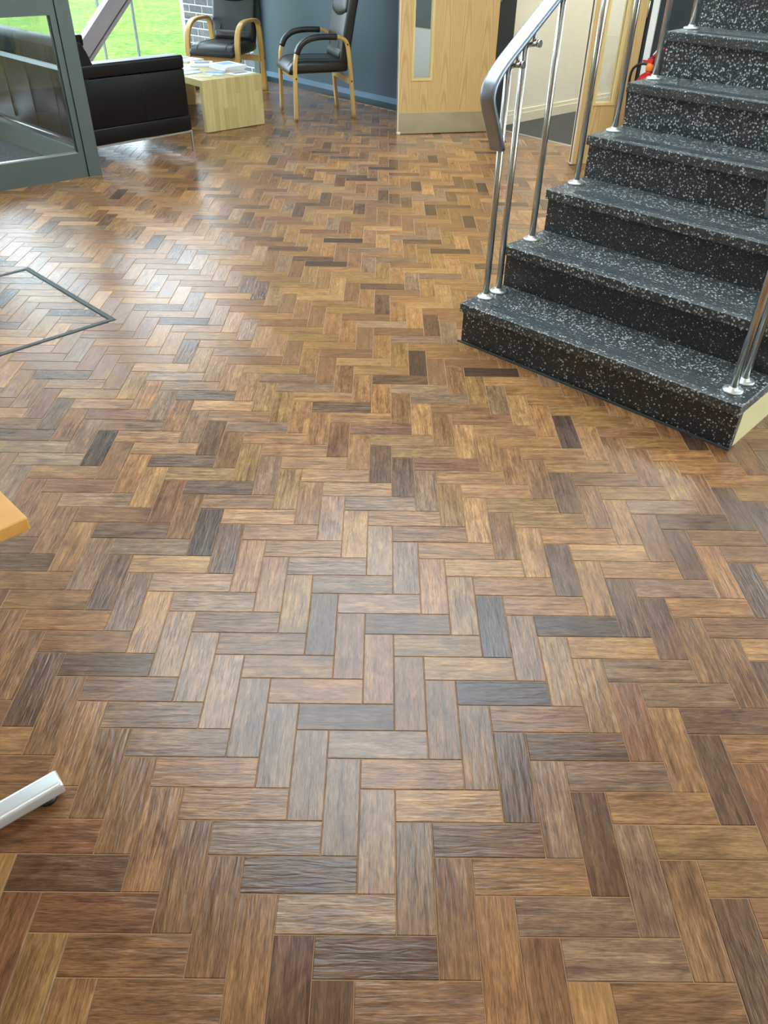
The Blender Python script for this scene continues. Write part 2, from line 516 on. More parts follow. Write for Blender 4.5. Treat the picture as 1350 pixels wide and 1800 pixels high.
# tone of the planks that show largest: column, row, lie, tone
TONES = {}
for q in """-6,0,H,c -5,1,H,c -4,2,H,f -3,3,H,d -2,4,H,f -1,5,H,c 0,6,H,c -2,5,V,h -3,4,V,f -3,-2,V,b -2,-1,V,c -1,0,V,c 0,1,V,b 1,2,V,c 2,3,V,c 3,4,V,b 4,5,V,d -1,-1,H,g 0,0,H,b 1,1,H,b 2,2,H,g 3,3,H,d 4,4,H,i 5,5,H,d 3,-2,V,g 4,-1,V,g 5,0,V,g 6,1,V,i 5,-1,H,i 6,0,H,b 9,-2,V,c 10,-1,V,d 11,-1,H,d 12,0,H,g 15,-2,V,b 16,-1,V,d 17,-1,H,b 7,1,H,a 11,0,V,g 13,1,H,b 17,0,V,f 8,2,H,d 12,1,V,d 14,2,H,h 7,2,V,g 9,3,H,b 13,2,V,g 15,3,H,h 8,3,V,c 10,4,H,g 14,3,V,c 9,4,V,b 11,5,H,g 15,4,V,d 6,6,H,c 10,5,V,c 12,6,H,c -8,-13,V,c -7,-12,V,c -6,-12,H,c -2,-13,V,c -5,-11,H,d 0,-12,H,a -1,-12,V,e 4,-13,V,i 1,-11,H,b 5,-12,V,a -10,-10,H,d -6,-11,V,b -9,-9,H,d -4,-10,H,g 0,-11,V,d 2,-10,H,b 6,-11,V,i -5,-10,V,g -8,-8,H,c -3,-9,H,a 1,-10,V,b 3,-9,H,g -4,-9,V,d -7,-7,H,c -2,-8,H,i 2,-9,V,b 4,-8,H,g -3,-8,V,g -6,-6,H,b -1,-7,H,i 3,-8,V,h 5,-7,H,i -2,-7,V,a 0,-6,H,c 4,-7,V,d -7,-6,V,c -5,-5,H,c -1,-6,V,i 1,-5,H,c 5,-6,V,c -6,-5,V,c -4,-4,H,d 0,-5,V,i 2,-4,H,b 6,-5,V,b -5,-4,V,d -3,-3,H,g 1,-4,V,i 3,-3,H,b -4,-3,V,c -2,-2,H,g 2,-3,V,g 4,-2,H,d 6,-12,H,b 7,-11,H,c 10,-13,V,a 11,-12,V,c 12,-12,H,h 16,-13,V,b 18,-12,H,d 22,-13,V,d 13,-11,H,b 17,-12,V,c 19,-11,H,c 8,-10,H,b 12,-11,V,a 14,-10,H,a 18,-11,V,d 20,-10,H,c 7,-10,V,g 9,-9,H,a 13,-10,V,d 15,-9,H,b 19,-10,V,b 8,-9,V,b 10,-8,H,b 14,-9,V,b 16,-8,H,g 20,-9,V,d 9,-8,V,h 11,-7,H,b 15,-8,V,d 17,-7,H,b 6,-6,H,d 10,-7,V,e 12,-6,H,e 16,-7,V,d 18,-6,H,c 7,-5,H,h 11,-6,V,c 13,-5,H,a 17,-6,V,c 8,-4,H,h 12,-5,V,h 14,-4,H,g 18,-5,V,c 7,-4,V,c 9,-3,H,e 13,-4,V,h 15,-3,H,g 19,-4,V,d 8,-3,V,c 10,-2,H,c 14,-3,V,f 16,-2,H,d""".split():
    q = q.split(',')
    TONES[(int(q[0]), int(q[1]), q[2])] = q[3]
def tone_for(u, v, kind):
    rr = random.Random(u * 7919 + v * 104729 + (1 if kind == 'V' else 0) * 31 + 5)
    c = PAL[TONES.get((u, v, kind)) or rr.choice(PALW)]
    j = rr.uniform(0.93, 1.07)
    return (c[0] * j * rr.uniform(0.97, 1.03), c[1] * j, c[2] * j * rr.uniform(0.95, 1.05))

planks = []
for u in range(-70, 80):
    for v in range(-125, 60):
        k = (v - u) % 6
        if k == 0: planks.append(('H', u, v, (u + 1.5) * W, -(v + 0.5) * W))
        if k == 1: planks.append(('V', u, v, (u + 0.5) * W, -(v + 1.5) * W))
SA = R(46.3)
SAx = Vector((math.cos(SA), math.sin(SA), 0)); SBx = Vector((-math.sin(SA), math.cos(SA), 0)); S0 = Vector((0.838, 2.160, 0))
def understair(x, y, m=0.15):
    d = Vector((x, y, 0)) - S0; a = d.dot(SAx); b = d.dot(SBx)
    return a > m and -1.25 + m < b < -m
keep = []
for kd, u, v, x, y in planks:
    if not inpoly(x, y, FLOOR_POLY) or understair(x, y): continue
    q = project((x, y, 0)); vis = 0.0
    if q and -40 < q[0] < 1390 and 60 < q[1] < 1850:
        dz = CAM.z / math.sqrt((x - CAM.x) ** 2 + (y - CAM.y) ** 2 + CAM.z ** 2)
        vis = dz / q[2] ** 2
        if q[0] < 10 or q[0] > 1340 or q[1] > 1790: vis *= 0.4
    keep.append((vis, kd, u, v, x, y))
keep.sort(reverse=True)
NS = 300
for vis, kd, u, v, x, y in keep[:NS]:
    o = bpy.data.objects.new('plank', pme)
    link(o, floor)
    rr = random.Random(u * 31 + v * 17)
    o.location = (x, y, 0)
    o.rotation_euler = (0, 0, R(90) if kd == 'V' else 0)
    t = tone_for(u, v, kd)
    o.color = (t[0], t[1], t[2], 1)
vv = []; ff = []; tn = []; uvs = []
for vis, kd, u, v, x, y in keep[NS:]:
    b = len(vv); t = tone_for(u, v, kd)
    for px, py, pz in PV:
        vv.append((x + px, y + py, pz) if kd == 'H' else (x - py, y + px, pz))
        tn.append((t[0], t[1], t[2], 1)); uvs.append((px, py))
    for q in PF: ff.append([b + i for i in q])
sme = bpy.data.meshes.new('planks')
sme.from_pydata(vv, [], ff)
ul = sme.uv_layers.new(name='UVMap')
li = [0] * len(sme.loops); sme.loops.foreach_get('vertex_index', li)
flat = []
for i in li: flat += uvs[i]
ul.data.foreach_set('uv', flat)
ca = sme.color_attributes.new('tone', 'FLOAT_COLOR', 'POINT')
flat = []
for t in tn: flat += t
ca.data.foreach_set('color', flat)
sme.materials.append(M['plank'])
so = bpy.data.objects.new('planks', sme); so.color = (0, 0, 0, 1)
link(so, floor)
so['kind'] = 'stuff'

# floor access cover: metal edging let into the parquet
def edging(p, q, w, z):
    p = Vector(p); q = Vector(q); d = (q - p).normalized(); n = Vector((-d.y, d.x, 0))
    return p, q, d, n
cov = empty('trim_1', (0, 0, 0)); tag(cov, 'dark metal edging of a square cover set into the parquet floor', 'floor trim', kind='structure')
c0 = Vector((-0.729, 2.329, 0)); e1 = Vector((-Q, Q, 0)); e2 = Vector((-Q, -Q, 0))
cs = [c0, c0 + e1 * 0.9, c0 + e1 * 0.9 + e2 * 0.9, c0 + e2 * 0.9]
M['edging'] = pm('dull_grey_metal_edging', srgb(66, 72, 68), 0.5, 0.0, var=0.1, spec=0.3)
for i in range(4):
    p = cs[i]; q = cs[(i + 1) % 4]; d = (q - p).normalized(); n = Vector((-d.y, d.x, 0))
    inn = (cs[(i + 2) % 4] - q).normalized()
    mb = MB()
    for o0, o1, z in ((0.006, 0.024, 0.0022),):
        a = p + inn * o0 + d * o0; b = q + inn * o0 - d * o0; c = q + inn * o1 - d * o1; e = p + inn * o1 + d * o1
        pts = [a, b, c, e]
        mb.add([(t.x, t.y, -0.003) for t in pts] + [(t.x, t.y, z) for t in pts], [[0, 1, 2, 3], [4, 5, 6, 7], [0, 1, 5, 4], [1, 2, 6, 5], [2, 3, 7, 6], [3, 0, 4, 7]])
    st = mb.build('edge_strip', M['edging'], cov)
    g = MB()
    for o0, o1 in ((0.0, 0.006), (0.024, 0.030)):
        a = p + inn * o0 + d * o0; b = q + inn * o0 - d * o0; c = q + inn * o1 - d * o1; e = p + inn * o1 + d * o1
        pts = [a, b, c, e]
        g.add([(t.x, t.y, -0.003) for t in pts] + [(t.x, t.y, 0.0008) for t in pts], [[0, 1, 2, 3], [4, 5, 6, 7], [0, 1, 5, 4], [1, 2, 6, 5], [2, 3, 7, 6], [3, 0, 4, 7]])
    g.build('gap_line', M['frame_dark'], st)

# ------------------------------------------------------------------ room shell
mb = MB()
wall_slab(mb, CORNER - WD * 0.02, HINGE1 - WD * 0.06, 0, CEIL, 0.14, -WN)
wall_slab(mb, HINGE1 - WD * 0.06, HINGE2 + WD * 0.05, 2.14, CEIL, 0.14, -WN)
wall_back = struct(mb, 'wall_back', M['blue_wall'], 'slate blue painted wall behind the armchair', 'wall')
mb = MB()
S1, S2, SZ0, SZ1 = 0.22, 3.9, 1.32, 2.75        # high window over the stairs
wall_slab(mb, HINGE2 + WD * 0.05, HINGE2 + WD * S1, 0, CEIL, 0.14, -WN); wall_slab(mb, HINGE2 + WD * S2, HINGE2 + WD * 4.6, 0, CEIL, 0.14, -WN)
wall_slab(mb, HINGE2 + WD * S1, HINGE2 + WD * S2, 0, SZ0, 0.14, -WN); wall_slab(mb, HINGE2 + WD * S1, HINGE2 + WD * S2, SZ1, CEIL, 0.14, -WN)
struct(mb, 'wall_stair', M['dark_wall'], 'dark charcoal wall behind the staircase', 'wall')
w6 = empty('window_6'); tag(w6, 'high window in the charcoal wall over the stairs', 'window', kind='structure')
mb = MB()
for a0, a1, z0, z1 in ((S1, S1 + 0.05, SZ0, SZ1), (S2 - 0.05, S2, SZ0, SZ1), ((S1 + S2) / 2 - 0.025, (S1 + S2) / 2 + 0.025, SZ0 + 0.05, SZ1 - 0.05), (S1 + 0.05, S2 - 0.05, SZ0, SZ0 + 0.05), (S1 + 0.05, S2 - 0.05, SZ1 - 0.05, SZ1)):
    wall_slab(mb, HINGE2 + WD * a0 - WN * 0.05, HINGE2 + WD * a1 - WN * 0.05, z0, z1, 0.05, -WN)
mb.build('window_frame', M['frame_grey'], w6)
for a0, a1 in ((S1 + 0.05, (S1 + S2) / 2 - 0.025), ((S1 + S2) / 2 + 0.025, S2 - 0.05)):
    mb = MB(); wall_slab(mb, HINGE2 + WD * a0 - WN * 0.07, HINGE2 + WD * a1 - WN * 0.07, SZ0 + 0.05, SZ1 - 0.05, 0.006, -WN); mb.build('pane', M['glass'], w6)
# skirting on the blue wall: dark teal board with pale blue cap
mb = MB(); wall_slab(mb, CORNER, HINGE1 - WD * 0.10, 0, 0.052, 0.018, WN)
bb = struct(mb, 'baseboard_back', M['teal_base'], 'dark teal skirting board with a pale blue top band', 'skirting')
mb = MB(); wall_slab(mb, CORNER, HINGE1 - WD * 0.10, 0.052, 0.098, 0.016, WN); mb.build('top_band', M['blue_cap'], bb)
# hall beyond the double doors
HL = Vector((1.621, 6.673, 0)); HD = Vector((0.749, 0.662, 0)).normalized(); HN = Vector((HD.y, -HD.x, 0))
mb = MB(); wall_slab(mb, HL - HD * 0.16, HL + HD * 3.4, 0, CEIL, 0.1, -HN)
struct(mb, 'wall_hall', M['cream_wall'], 'cream hall wall seen past the open oak door', 'wall')
mb = MB()
wall_slab(mb, HL - HD * 0.13, HL + HD * 3.4, 0, 0.075, 0.018, HN)
wall_slab(mb, HL - HD * 0.13, HL + HD * 3.4, 0.075, 0.105, 0.011, HN)
struct(mb, 'baseboard_hall', M['cream_trim'], 'cream moulded skirting board along the hall wall', 'skirting')
mb = MB(); wall_slab(mb, HL + HD * 3.4 - HN * 0.1, HL + HD * 3.4 + HN * 1.65, 0, CEIL, 0.1, HD)
wall_slab(mb, HL + HD * 3.4 + HN * 1.55, HL - HD * 0.22 + HN * 1.55, 0, CEIL, 0.1, HN)
struct(mb, 'wall_hall_end', M['cream_wall'], 'cream far wall of the hall seen through the narrow door glass', 'wall')
mb = MB()
poly_slab(mb, [wl(1.40) - WN * 0.14, wl(2.9) - WN * 0.14, HL + HD * 3.4 + HN * 1.55, HL + HD * 3.4, HL - HD * 0.15], -0.06, 0.001)
struct(mb, 'floor_hall', M['carpet'], 'dark grey hall carpet beyond the double doors', 'carpet')
mb = MB(); wall_slab(mb, wl(1.47) - WN * 0.128, wl(2.82) - WN * 0.128, -0.002, 0.004, 0.03, -WN)
struct(mb, 'trim_2', M['alu'], 'thin metal strip where parquet meets dark carpet', 'floor trim')
# door frame, dark
mb = MB()
wall_slab(mb, HINGE1 - WD * 0.07, HINGE1 + WD * 0.015, 0, 2.14, 0.20, -WN)
wall_slab(mb, HINGE2 - WD * 0.005, HINGE2 + WD * 0.06, 0, 2.14, 0.20, -WN)
wall_slab(mb, HINGE1 - WD * 0.07, HINGE2 + WD * 0.06, 2.06, 2.14, 0.20, -WN)
struct(mb, 'trim_3', M['dark_wall'], 'black door frame of the double doorway', 'door frame')
# outer shell behind and beside the camera (out of the frame, carries the light)
mb = MB(); wall_slab(mb, AB(-4.6, -6.0), AB(-4.6, 4.72), 0, CEIL, 0.15, AB(-1, 0))
struct(mb, 'wall_front', M['cream_wall'], 'cream wall behind the viewer', 'wall')
mb = MB(); wall_slab(mb, AB(-4.6, -6.0), AB(5.3, -6.0), 0, CEIL, 0.15, AB(0, -1))
struct(mb, 'wall_right', M['cream_wall'], 'cream wall on the far right beyond the stairs', 'wall')
mb = MB()
wall_slab(mb, AB(-4.6, 4.72), Vector((-3.956, 2.722, 0)), 0, CEIL, 0.12, AB(0, 1))
struct(mb, 'wall_left', M['cream_wall'], 'cream wall to the left of the glazed entrance', 'wall')
mb = MB()
RA0, RA1, RB0, RB1 = 0.8, 4.0, 0.4, 3.6          # rooflight opening
for a0, a1, b0, b1 in ((-4.75, RA0, -6.2, 7.75), (RA0, RA1, -6.2, RB0), (RA0, RA1, RB1, 6.9), (RA1, 5.75, -6.2, 6.9), (5.75, 9.4, 1.9, 5.0), (RA0, 2.4, 6.9, 7.75)):
    poly_slab(mb, [AB(a0, b0), AB(a1, b0), AB(a1, b1), AB(a0, b1)], CEIL, CEIL + 0.1)
struct(mb, 'ceiling', M['white'], 'white ceiling above the lobby', 'ceiling')

w5 = empty('window_5'); tag(w5, 'square rooflight over the middle of the lobby', 'rooflight', kind='structure')
def rbox_ab(mb, a0, a1, b0, b1, z0, z1): return poly_slab(mb, [AB(a0, b0), AB(a1, b0), AB(a1, b1), AB(a0, b1)], z0, z1)
mb = MB()
rbox_ab(mb, RA0 - 0.1, RA0, RB0 - 0.1, RB1 + 0.1, CEIL + 0.1, 3.4); rbox_ab(mb, RA1, RA1 + 0.1, RB0 - 0.1, RB1 + 0.1, CEIL + 0.1, 3.4)
rbox_ab(mb, RA0, RA1, RB0 - 0.1, RB0, CEIL + 0.1, 3.4); rbox_ab(mb, RA0, RA1, RB1, RB1 + 0.1, CEIL + 0.1, 3.4)
mb.build('upstand', M['white'], w5)
mb = MB(); rbox_ab(mb, (RA0 + RA1) / 2 - 0.02, (RA0 + RA1) / 2 + 0.02, RB0, RB1, 3.34, 3.4); mb.build('glazing_bar', M['white'], w5)
for a0, a1 in ((RA0, (RA0 + RA1) / 2 - 0.02), ((RA0 + RA1) / 2 + 0.02, RA1)):
    mb = MB(); rbox_ab(mb, a0, a1, RB0, RB1, 3.37, 3.378); mb.build('pane', M['glass'], w5)

# ------------------------------------------------------------------ window wall beside the sofa
WB = 6.80
def wv(t, z, off=0.0):
    """point t metres along the window from the blue-wall corner; off > 0 towards the room"""
    return CORNER + Vector((-Q, -Q, 0)) * t + Vector((Q, -Q, 0)) * off + Vector((0, 0, z))
def wbar(mb, t0, t1, z0, z1, o0, o1):
    pts = [wv(t0, 0, o0), wv(t1, 0, o0), wv(t1, 0, o1), wv(t0, 0, o1)]
    return mb.add([(p.x, p.y, z0) for p in pts] + [(p.x, p.y, z1) for p in pts], [[0, 1, 2, 3], [4, 5, 6, 7], [0, 1, 5, 4], [1, 2, 6, 5], [2, 3, 7, 6], [3, 0, 4, 7]])
TW = 3.30     # the window runs to the entrance screen
win = empty('window_1', wv(0, 0)); tag(win, 'full height window with slender pale bars behind the sofa', 'window', kind='structure')
win.location = (0, 0, 0)
mb = MB()
wbar(mb, -0.02, 0.06, 0, CEIL, -0.06, 0.04); wbar(mb, TW - 0.06, TW, 0, CEIL, -0.06, 0.04)
wbar(mb, 0.06, TW - 0.06, 0, 0.07, -0.06, 0.04); wbar(mb, 0.06, TW - 0.06, CEIL - 0.12, CEIL, -0.06, 0.04)
mb.build('window_frame', M['frame_grey'], win)
bars = [1.435, 1.79]
for t in bars:
    mb = MB(); mb.cyl(wv(t, 0.0, -0.085), wv(t, CEIL - 0.12, -0.085), 0.0135, n=10); mb.build('bar', M['mullion'], win)
edges = [0.06, 1.2, 2.4, TW - 0.06]
for a, b in zip(edges[:-1], edges[1:]):
    mb = MB(); wbar(mb, a, b, 0.07, CEIL - 0.12, -0.036, -0.030); mb.build('pane', M['glass'], win)

# raking steel strut just inside the glass
def on_window(t, z, off): return wv(t, z, off)
d0 = wv(1.28, 1.24, 0.22); d1 = wv(2.64, 0.02, 0.22)
ax = (d1 - d0).normalized(); inward = Vector((Q, -Q, 0)); up = ax.cross(inward).normalized()
if up.z < 0: up = -up
d0 = d0 - ax * 1.52
mb = MB()
def beam_box(mb, u0, u1, o0, o1):
    v = []
    for p in (d0, d1):
        for (u, o) in ((u0, o0), (u1, o0), (u1, o1), (u0, o1)):
            v.append(p + up * u + inward * o)
    return mb.add(v, [[0, 1, 2, 3], [4, 5, 6, 7], [0, 1, 5, 4], [1, 2, 6, 5], [2, 3, 7, 6], [3, 0, 4, 7]])
beam_box(mb, -0.030, 0.095, -0.03, 0.06)
beam_box(mb, -0.085, -0.055, -0.09, 0.03)
beam_box(mb, -0.055, -0.030, -0.08, -0.03)
strut = mb.build('steel_strut', M['strut'])
tag(strut, 'lilac grey diagonal steel strut in front of the window', 'steel beam')

# ------------------------------------------------------------------ outside: lawn, path, brick wall
mb = MB()
v = []; f = []; N = 40
for i in range(N + 1):
    for j in range(N + 1):
        a = -25 + 50 * i / N; b = 6.95 + 40 * j / N
        p = AB(a, b, -0.06 + 0.0025 * max(0, b - 9) ** 1.5)
        v.append(p)
for i in range(N):
    for j in range(N):
        f.append([i * (N + 1) + j, i * (N + 1) + j + 1, (i + 1) * (N + 1) + j + 1, (i + 1) * (N + 1) + j])
mb.add(v, f, True)
struct(mb, 'ground_lawn', M['grass'], 'bright green lawn outside the window', 'lawn')

bang = R(139)
bd = Vector((math.cos(bang), math.sin(bang), 0)); bn = Vector((bd.y, -bd.x, 0))
if bn.y > 0: bn = -bn
B0 = CORNER + bd * 0.08 - bn * 0.02
BL, BH, BJ = 0.215, 0.065, 0.011
mb = MB(); wall_slab(mb, B0, B0 + bd * 1.30, -0.06, 2.95, 0.2, -bn)
bw = struct(mb, 'wall_outside', M['mortar'], 'grey brick wall with pale mortar outside the window', 'brick wall')
def brick_mesh(l):
    m = MB(); m.box((0, 0, 0), (l, 0.012, BH), None, 0.002)
    o = m.build('brick', M['brick']); me = o.data; bpy.data.objects.remove(o); return me
bm_full = brick_mesh(BL); bm_half = brick_mesh(0.1025)
row = 0; z = -0.05
brz = math.atan2(bd.y, bd.x)
while z < 2.85:
    x = 0.004; first = True
    while x < 1.25:
        if row % 2 and first: me, l = bm_half, 0.1025
        else: me, l = bm_full, BL
        if x + l > 1.305: me, l = bm_half, 0.1025
        if x + l > 1.31: break
        o = bpy.data.objects.new('brick', me); link(o, bw)
        p = B0 + bd * x - bn * 0.009
        o.location = (p.x, p.y, z); o.rotation_euler = (0, 0, brz)
        if bn.dot(Vector((-bd.y, bd.x, 0))) < 0:
            o.location = (p + bd * l).x, (p + bd * l).y, z; o.rotation_euler = (0, 0, brz + math.pi)
        x += l + BJ; first = False
    z += BH + BJ; row += 1

# ------------------------------------------------------------------ glazed entrance: door, side screen, matting
GP = Vector((-1.498, 4.770, 0)); GD = Vector((-0.768, -0.640, 0)).normalized(); GN = Vector((-GD.y, GD.x, 0))
if GN.y > 0: GN = -GN          # towards the camera
def gbar(mb, t0, t1, z0, z1, o0, o1):
    pts = [GP + GD * t0 + GN * o0, GP + GD * t1 + GN * o0, GP + GD * t1 + GN * o1, GP + GD * t0 + GN * o1]
    return mb.add([(p.x, p.y, z0) for p in pts] + [(p.x, p.y, z1) for p in pts], [[0, 1, 2, 3], [4, 5, 6, 7], [0, 1, 5, 4], [1, 2, 6, 5], [2, 3, 7, 6], [3, 0, 4, 7]])
d3 = empty('door_3'); tag(d3, 'grey framed glazed entrance door beside the black sofa', 'glass door', kind='structure')
mb = MB(); gbar(mb, 0.0, 0.092, 0, CEIL, -0.06, 0.0); mb.build('post', M['frame_grey'], d3)
mb = MB(); gbar(mb, 0.092, 0.099, 0, 2.2, -0.05, -0.012); mb.build('seal', M['frame_dark'], d3)
mb = MB(); gbar(mb, 0.099, 0.136, 0.0, 2.2, -0.05, -0.004); mb.build('stile', M['frame_grey'], d3)
mb = MB(); gbar(mb, 0.95, 1.0, 0.004, 2.2, -0.05, -0.004); mb.build('stile', M['frame_grey'], d3)
mb = MB(); gbar(mb, 0.136, 0.95, 0.0, 0.158, -0.05, -0.004); br = mb.build('bottom_rail', M['frame_grey'], d3)
mb = MB(); gbar(mb, 0.136, 0.95, 0.158, 0.166, -0.040, -0.010); mb.build('glazing_bead', M['alu'], br)
mb = MB(); gbar(mb, 0.136, 0.95, 0.962, 1.14, -0.05, -0.004); mb.build('middle_rail', M['frame_grey'], d3)
mb = MB(); gbar(mb, 0.099, 1.0, 2.08, 2.2, -0.05, -0.004); mb.build('top_rail', M['frame_grey'], d3)
for z0, z1 in ((0.16, 0.965), (1.135, 2.085)):
    mb = MB(); gbar(mb, 0.13, 0.955, z0, z1, -0.030, -0.024); mb.build('pane', M['glass_door'], d3)
    mb = MB(); gbar(mb, 0.136, 0.142, z0, z1, -0.045, -0.010); gbar(mb, 0.944, 0.95, z0, z1, -0.045, -0.010); mb.build('gasket', M['frame_dark'], d3)
# transom and further screen
w2 = empty('window_2'); tag(w2, 'grey framed glazed screen above and left of the entrance door', 'glass screen', kind='structure')
mb = MB(); gbar(mb, 0.092, 3.2, 2.2, 2.28, -0.06, 0.0); gbar(mb, 0.092, 3.2, CEIL - 0.08, CEIL, -0.06, 0.0)
gbar(mb, 1.0, 1.07, 0, 2.2, -0.06, 0.0); gbar(mb, 2.1, 2.17, 0, 2.2, -0.06, 0.0); gbar(mb, 3.13, 3.2, 0, 2.2, -0.06, 0.0); gbar(mb, 1.07, 3.13, 0, 0.1, -0.06, 0.0)
mb.build('screen_frame', M['frame_grey'], w2)
for a, b, z0, z1 in ((0.095, 3.195, 2.285, CEIL - 0.085), (1.075, 2.095, 0.105, 2.195), (2.175, 3.125, 0.105, 2.195)):
    mb = MB(); gbar(mb, a, b, z0, z1, -0.034, -0.028); mb.build('pane', M['glass'], w2)
# side screen running from the post out to the window
PO = Vector((-1.54, 4.783, 0)); PD = Vector((-0.7172, 0.6969, 0)).normalized(); PN = Vector((PD.y, -PD.x, 0))   # PN towards the sofa
def pbar(mb, t0, t1, z0, z1, o0, o1):
    pts = [PO + PD * t0 + PN * o0, PO + PD * t1 + PN * o0, PO + PD * t1 + PN * o1, PO + PD * t0 + PN * o1]
    return mb.add([(p.x, p.y, z0) for p in pts] + [(p.x, p.y, z1) for p in pts], [[0, 1, 2, 3], [4, 5, 6, 7], [0, 1, 5, 4], [1, 2, 6, 5], [2, 3, 7, 6], [3, 0, 4, 7]])
PL_ = 3.13
w3 = empty('window_3'); tag(w3, 'side glass screen of the entrance lobby behind the sofa back', 'glass screen', kind='structure')
mb = MB(); pbar(mb, 0.03, PL_, 0, 0.142, -0.03, 0.03); k = mb.build('kick_rail', M['frame_grey'], w3)
mb = MB(); pbar(mb, 0.03, PL_, 0.142, 0.152, -0.028, 0.028); mb.build('glazing_bead', M['alu'], k)
mb = MB(); pbar(mb, 0.03, PL_, 0.622, 0.646, -0.014, 0.014); mb.build('glazing_bar', M['mullion'], w3)
mb = MB(); pbar(mb, 0.03, PL_, CEIL - 0.08, CEIL, -0.03, 0.03); mb.build('head_rail', M['frame_grey'], w3)
mb = MB(); pbar(mb, PL_ - 0.06, PL_, 0.152, CEIL - 0.08, -0.03, 0.03); mb.build('end_post', M['frame_grey'], w3)
for z0, z1 in ((0.150, 0.624), (0.644, CEIL - 0.085)):
    mb = MB(); pbar(mb, 0.02, PL_ - 0.05, z0, z1, -0.003, 0.003); mb.build('pane', M['glass_door'], w3)
# outer entrance screen
w4 = empty('window_4'); tag(w4, 'outer glazed screen of the entrance lobby', 'glass screen', kind='structure')
OE = PO + PD * PL_
def obar(mb, t0, t1, z0, z1, o0, o1):
    d = Vector((-Q, -Q, 0)); n = Vector((Q, -Q, 0))
    pts = [OE + d * t0 + n * o0, OE + d * t1 + n * o0, OE + d * t1 + n * o1, OE + d * t0 + n * o1]
    return mb.add([(p.x, p.y, z0) for p in pts] + [(p.x, p.y, z1) for p in pts], [[0, 1, 2, 3], [4, 5, 6, 7], [0, 1, 5, 4], [1, 2, 6, 5], [2, 3, 7, 6], [3, 0, 4, 7]])
mb = MB()
for t in (0.03, 1.2, 2.4, 3.6): obar(mb, t, t + 0.06, 0, CEIL, -0.03, 0.03)
obar(mb, 0.09, 3.6, 0, 0.08, -0.03, 0.03); obar(mb, 0.09, 3.6, CEIL - 0.1, CEIL, -0.03, 0.03)
mb.build('screen_frame', M['frame_grey'], w4)
for a, b in ((0.09, 1.2), (1.26, 2.4), (2.46, 3.6)):
    mb = MB(); obar(mb, a, b, 0.08, 0.85, -0.02, 0.02); mb.build('reflection_block_panel', M['dark_wall'], w4)  # added dark panels, keep the lawn out of the side screen's reflection
for a, b in ((0.095, 1.195), (1.265, 2.395), (2.465, 3.595)):
    mb = MB(); obar(mb, a, b, 0.845, CEIL - 0.105, -0.003, 0.003); mb.build('pane', M['glass'], w4)
mb = MB()
mp = [GP + GD * 0.08 - GN * 0.07, GP + GD * 3.2 - GN * 0.07, OE + Vector((-Q, -Q, 0)) * 3.6, OE + PN * -0.03, PO + PN * -0.035]
poly_slab(mb, mp, -0.06, 0.003)
mat_o = mb.build('entrance_mat', M['matting'])
tag(mat_o, 'dark grey ribbed entrance matting behind the glazed door', 'door mat')

# ------------------------------------------------------------------ oak doors
def door(name, hinge, free, label, h=2.04, kick=True, vis=(0.115, 0.28), face=1, handle=True):
    hinge = Vector(hinge); free = Vector(free); d = free - hinge; w = d.length
    root = empty(name, hinge, math.atan2(d.y, d.x)); tag(root, label, 'door', kind='structure')
    T = 0.044
    y0, y1 = -T / 2, T / 2
    a, b = w - vis[1], w - vis[0]          # vision panel measured from the free edge
    z0, z1 = 0.412, 1.86
    zb = 0.006
    mb = MB()
    mb.box((0, y0, zb), (a, y1, h)); mb.box((b, y0, zb), (w - 0.008, y1, h)); mb.box((a, y0, zb), (b, y1, z0)); mb.box((a, y0, z1), (b, y1, h))
    mb.build('leaf', M['oak'], root)
    mb = MB(); mb.box((w - 0.008, y0, zb), (w, y1, h)); ed = mb.build('edge_lipping', M['lipping'], root)
    mb = MB(); mb.box((w, -0.009, zb + 0.01), (w + 0.0015, 0.009, h - 0.01)); mb.build('smoke_seal', M['seal'], ed)
    mb = MB(); fw = 0.012
    for ya, yb in ((y0 - 0.006, y0 + 0.016), (y1 - 0.016, y1 + 0.006)):
        mb.box((a - 0.006, ya, z0 - 0.006), (a + fw, yb, z1 + 0.006)); mb.box((b - fw, ya, z0 - 0.006), (b + 0.006, yb, z1 + 0.006))
        mb.box((a + fw, ya, z0 - 0.006), (b - fw, yb, z0 + fw)); mb.box((a + fw, ya, z1 - fw), (b - fw, yb, z1 + 0.006))
    vf = mb.build('vision_frame', M['oak_frame'], root)
    mb = MB(); mb.box((a + 0.002, -0.003, z0 + 0.002), (b - 0.002, 0.003, z1 - 0.002)); mb.build('vision_glass', M['glass_door'], vf)
    if kick:
        mb = MB()
        ya, yb = (y1, y1 + 0.0015) if face > 0 else (y0 - 0.0015, y0)
        mb.box((0.012, ya, 0.008), (w - 0.012, yb, 0.166)); mb.build('kick_plate', M['kick'], root)
    for z in (0.25, 1.0, 1.8):
        mb = MB(); mb.cyl((-0.008, (y1 if face > 0 else y0), z - 0.05), (-0.008, (y1 if face > 0 else y0), z + 0.05), 0.007, n=10); mb.build('hinge', M['steel'], root)
    # lever handle on the face that shows
    if not handle: return root
    s = 1 if face > 0 else -1
    hx = w - 0.065
    mb = MB(); mb.cyl((hx, s * T / 2, 1.02), (hx, s * (T / 2 + 0.008), 1.02), 0.026, n=20)
    mb.cyl((hx, s * (T / 2 + 0.008), 1.02), (hx, s * (T / 2 + 0.055), 1.02), 0.009, n=12)
    mb.cyl((hx + 0.004, s * (T / 2 + 0.052), 1.02), (hx - 0.12, s * (T / 2 + 0.052), 1.02), 0.0095, n=12)
    mb.build('handle', M['steel'], root)
    return root
door1 = door('door_1', HINGE1 + Vector((0.0, 0.0, 0)), (0.604, 6.188, 0), 'wide pale oak door with steel kick plate standing open', face=1)
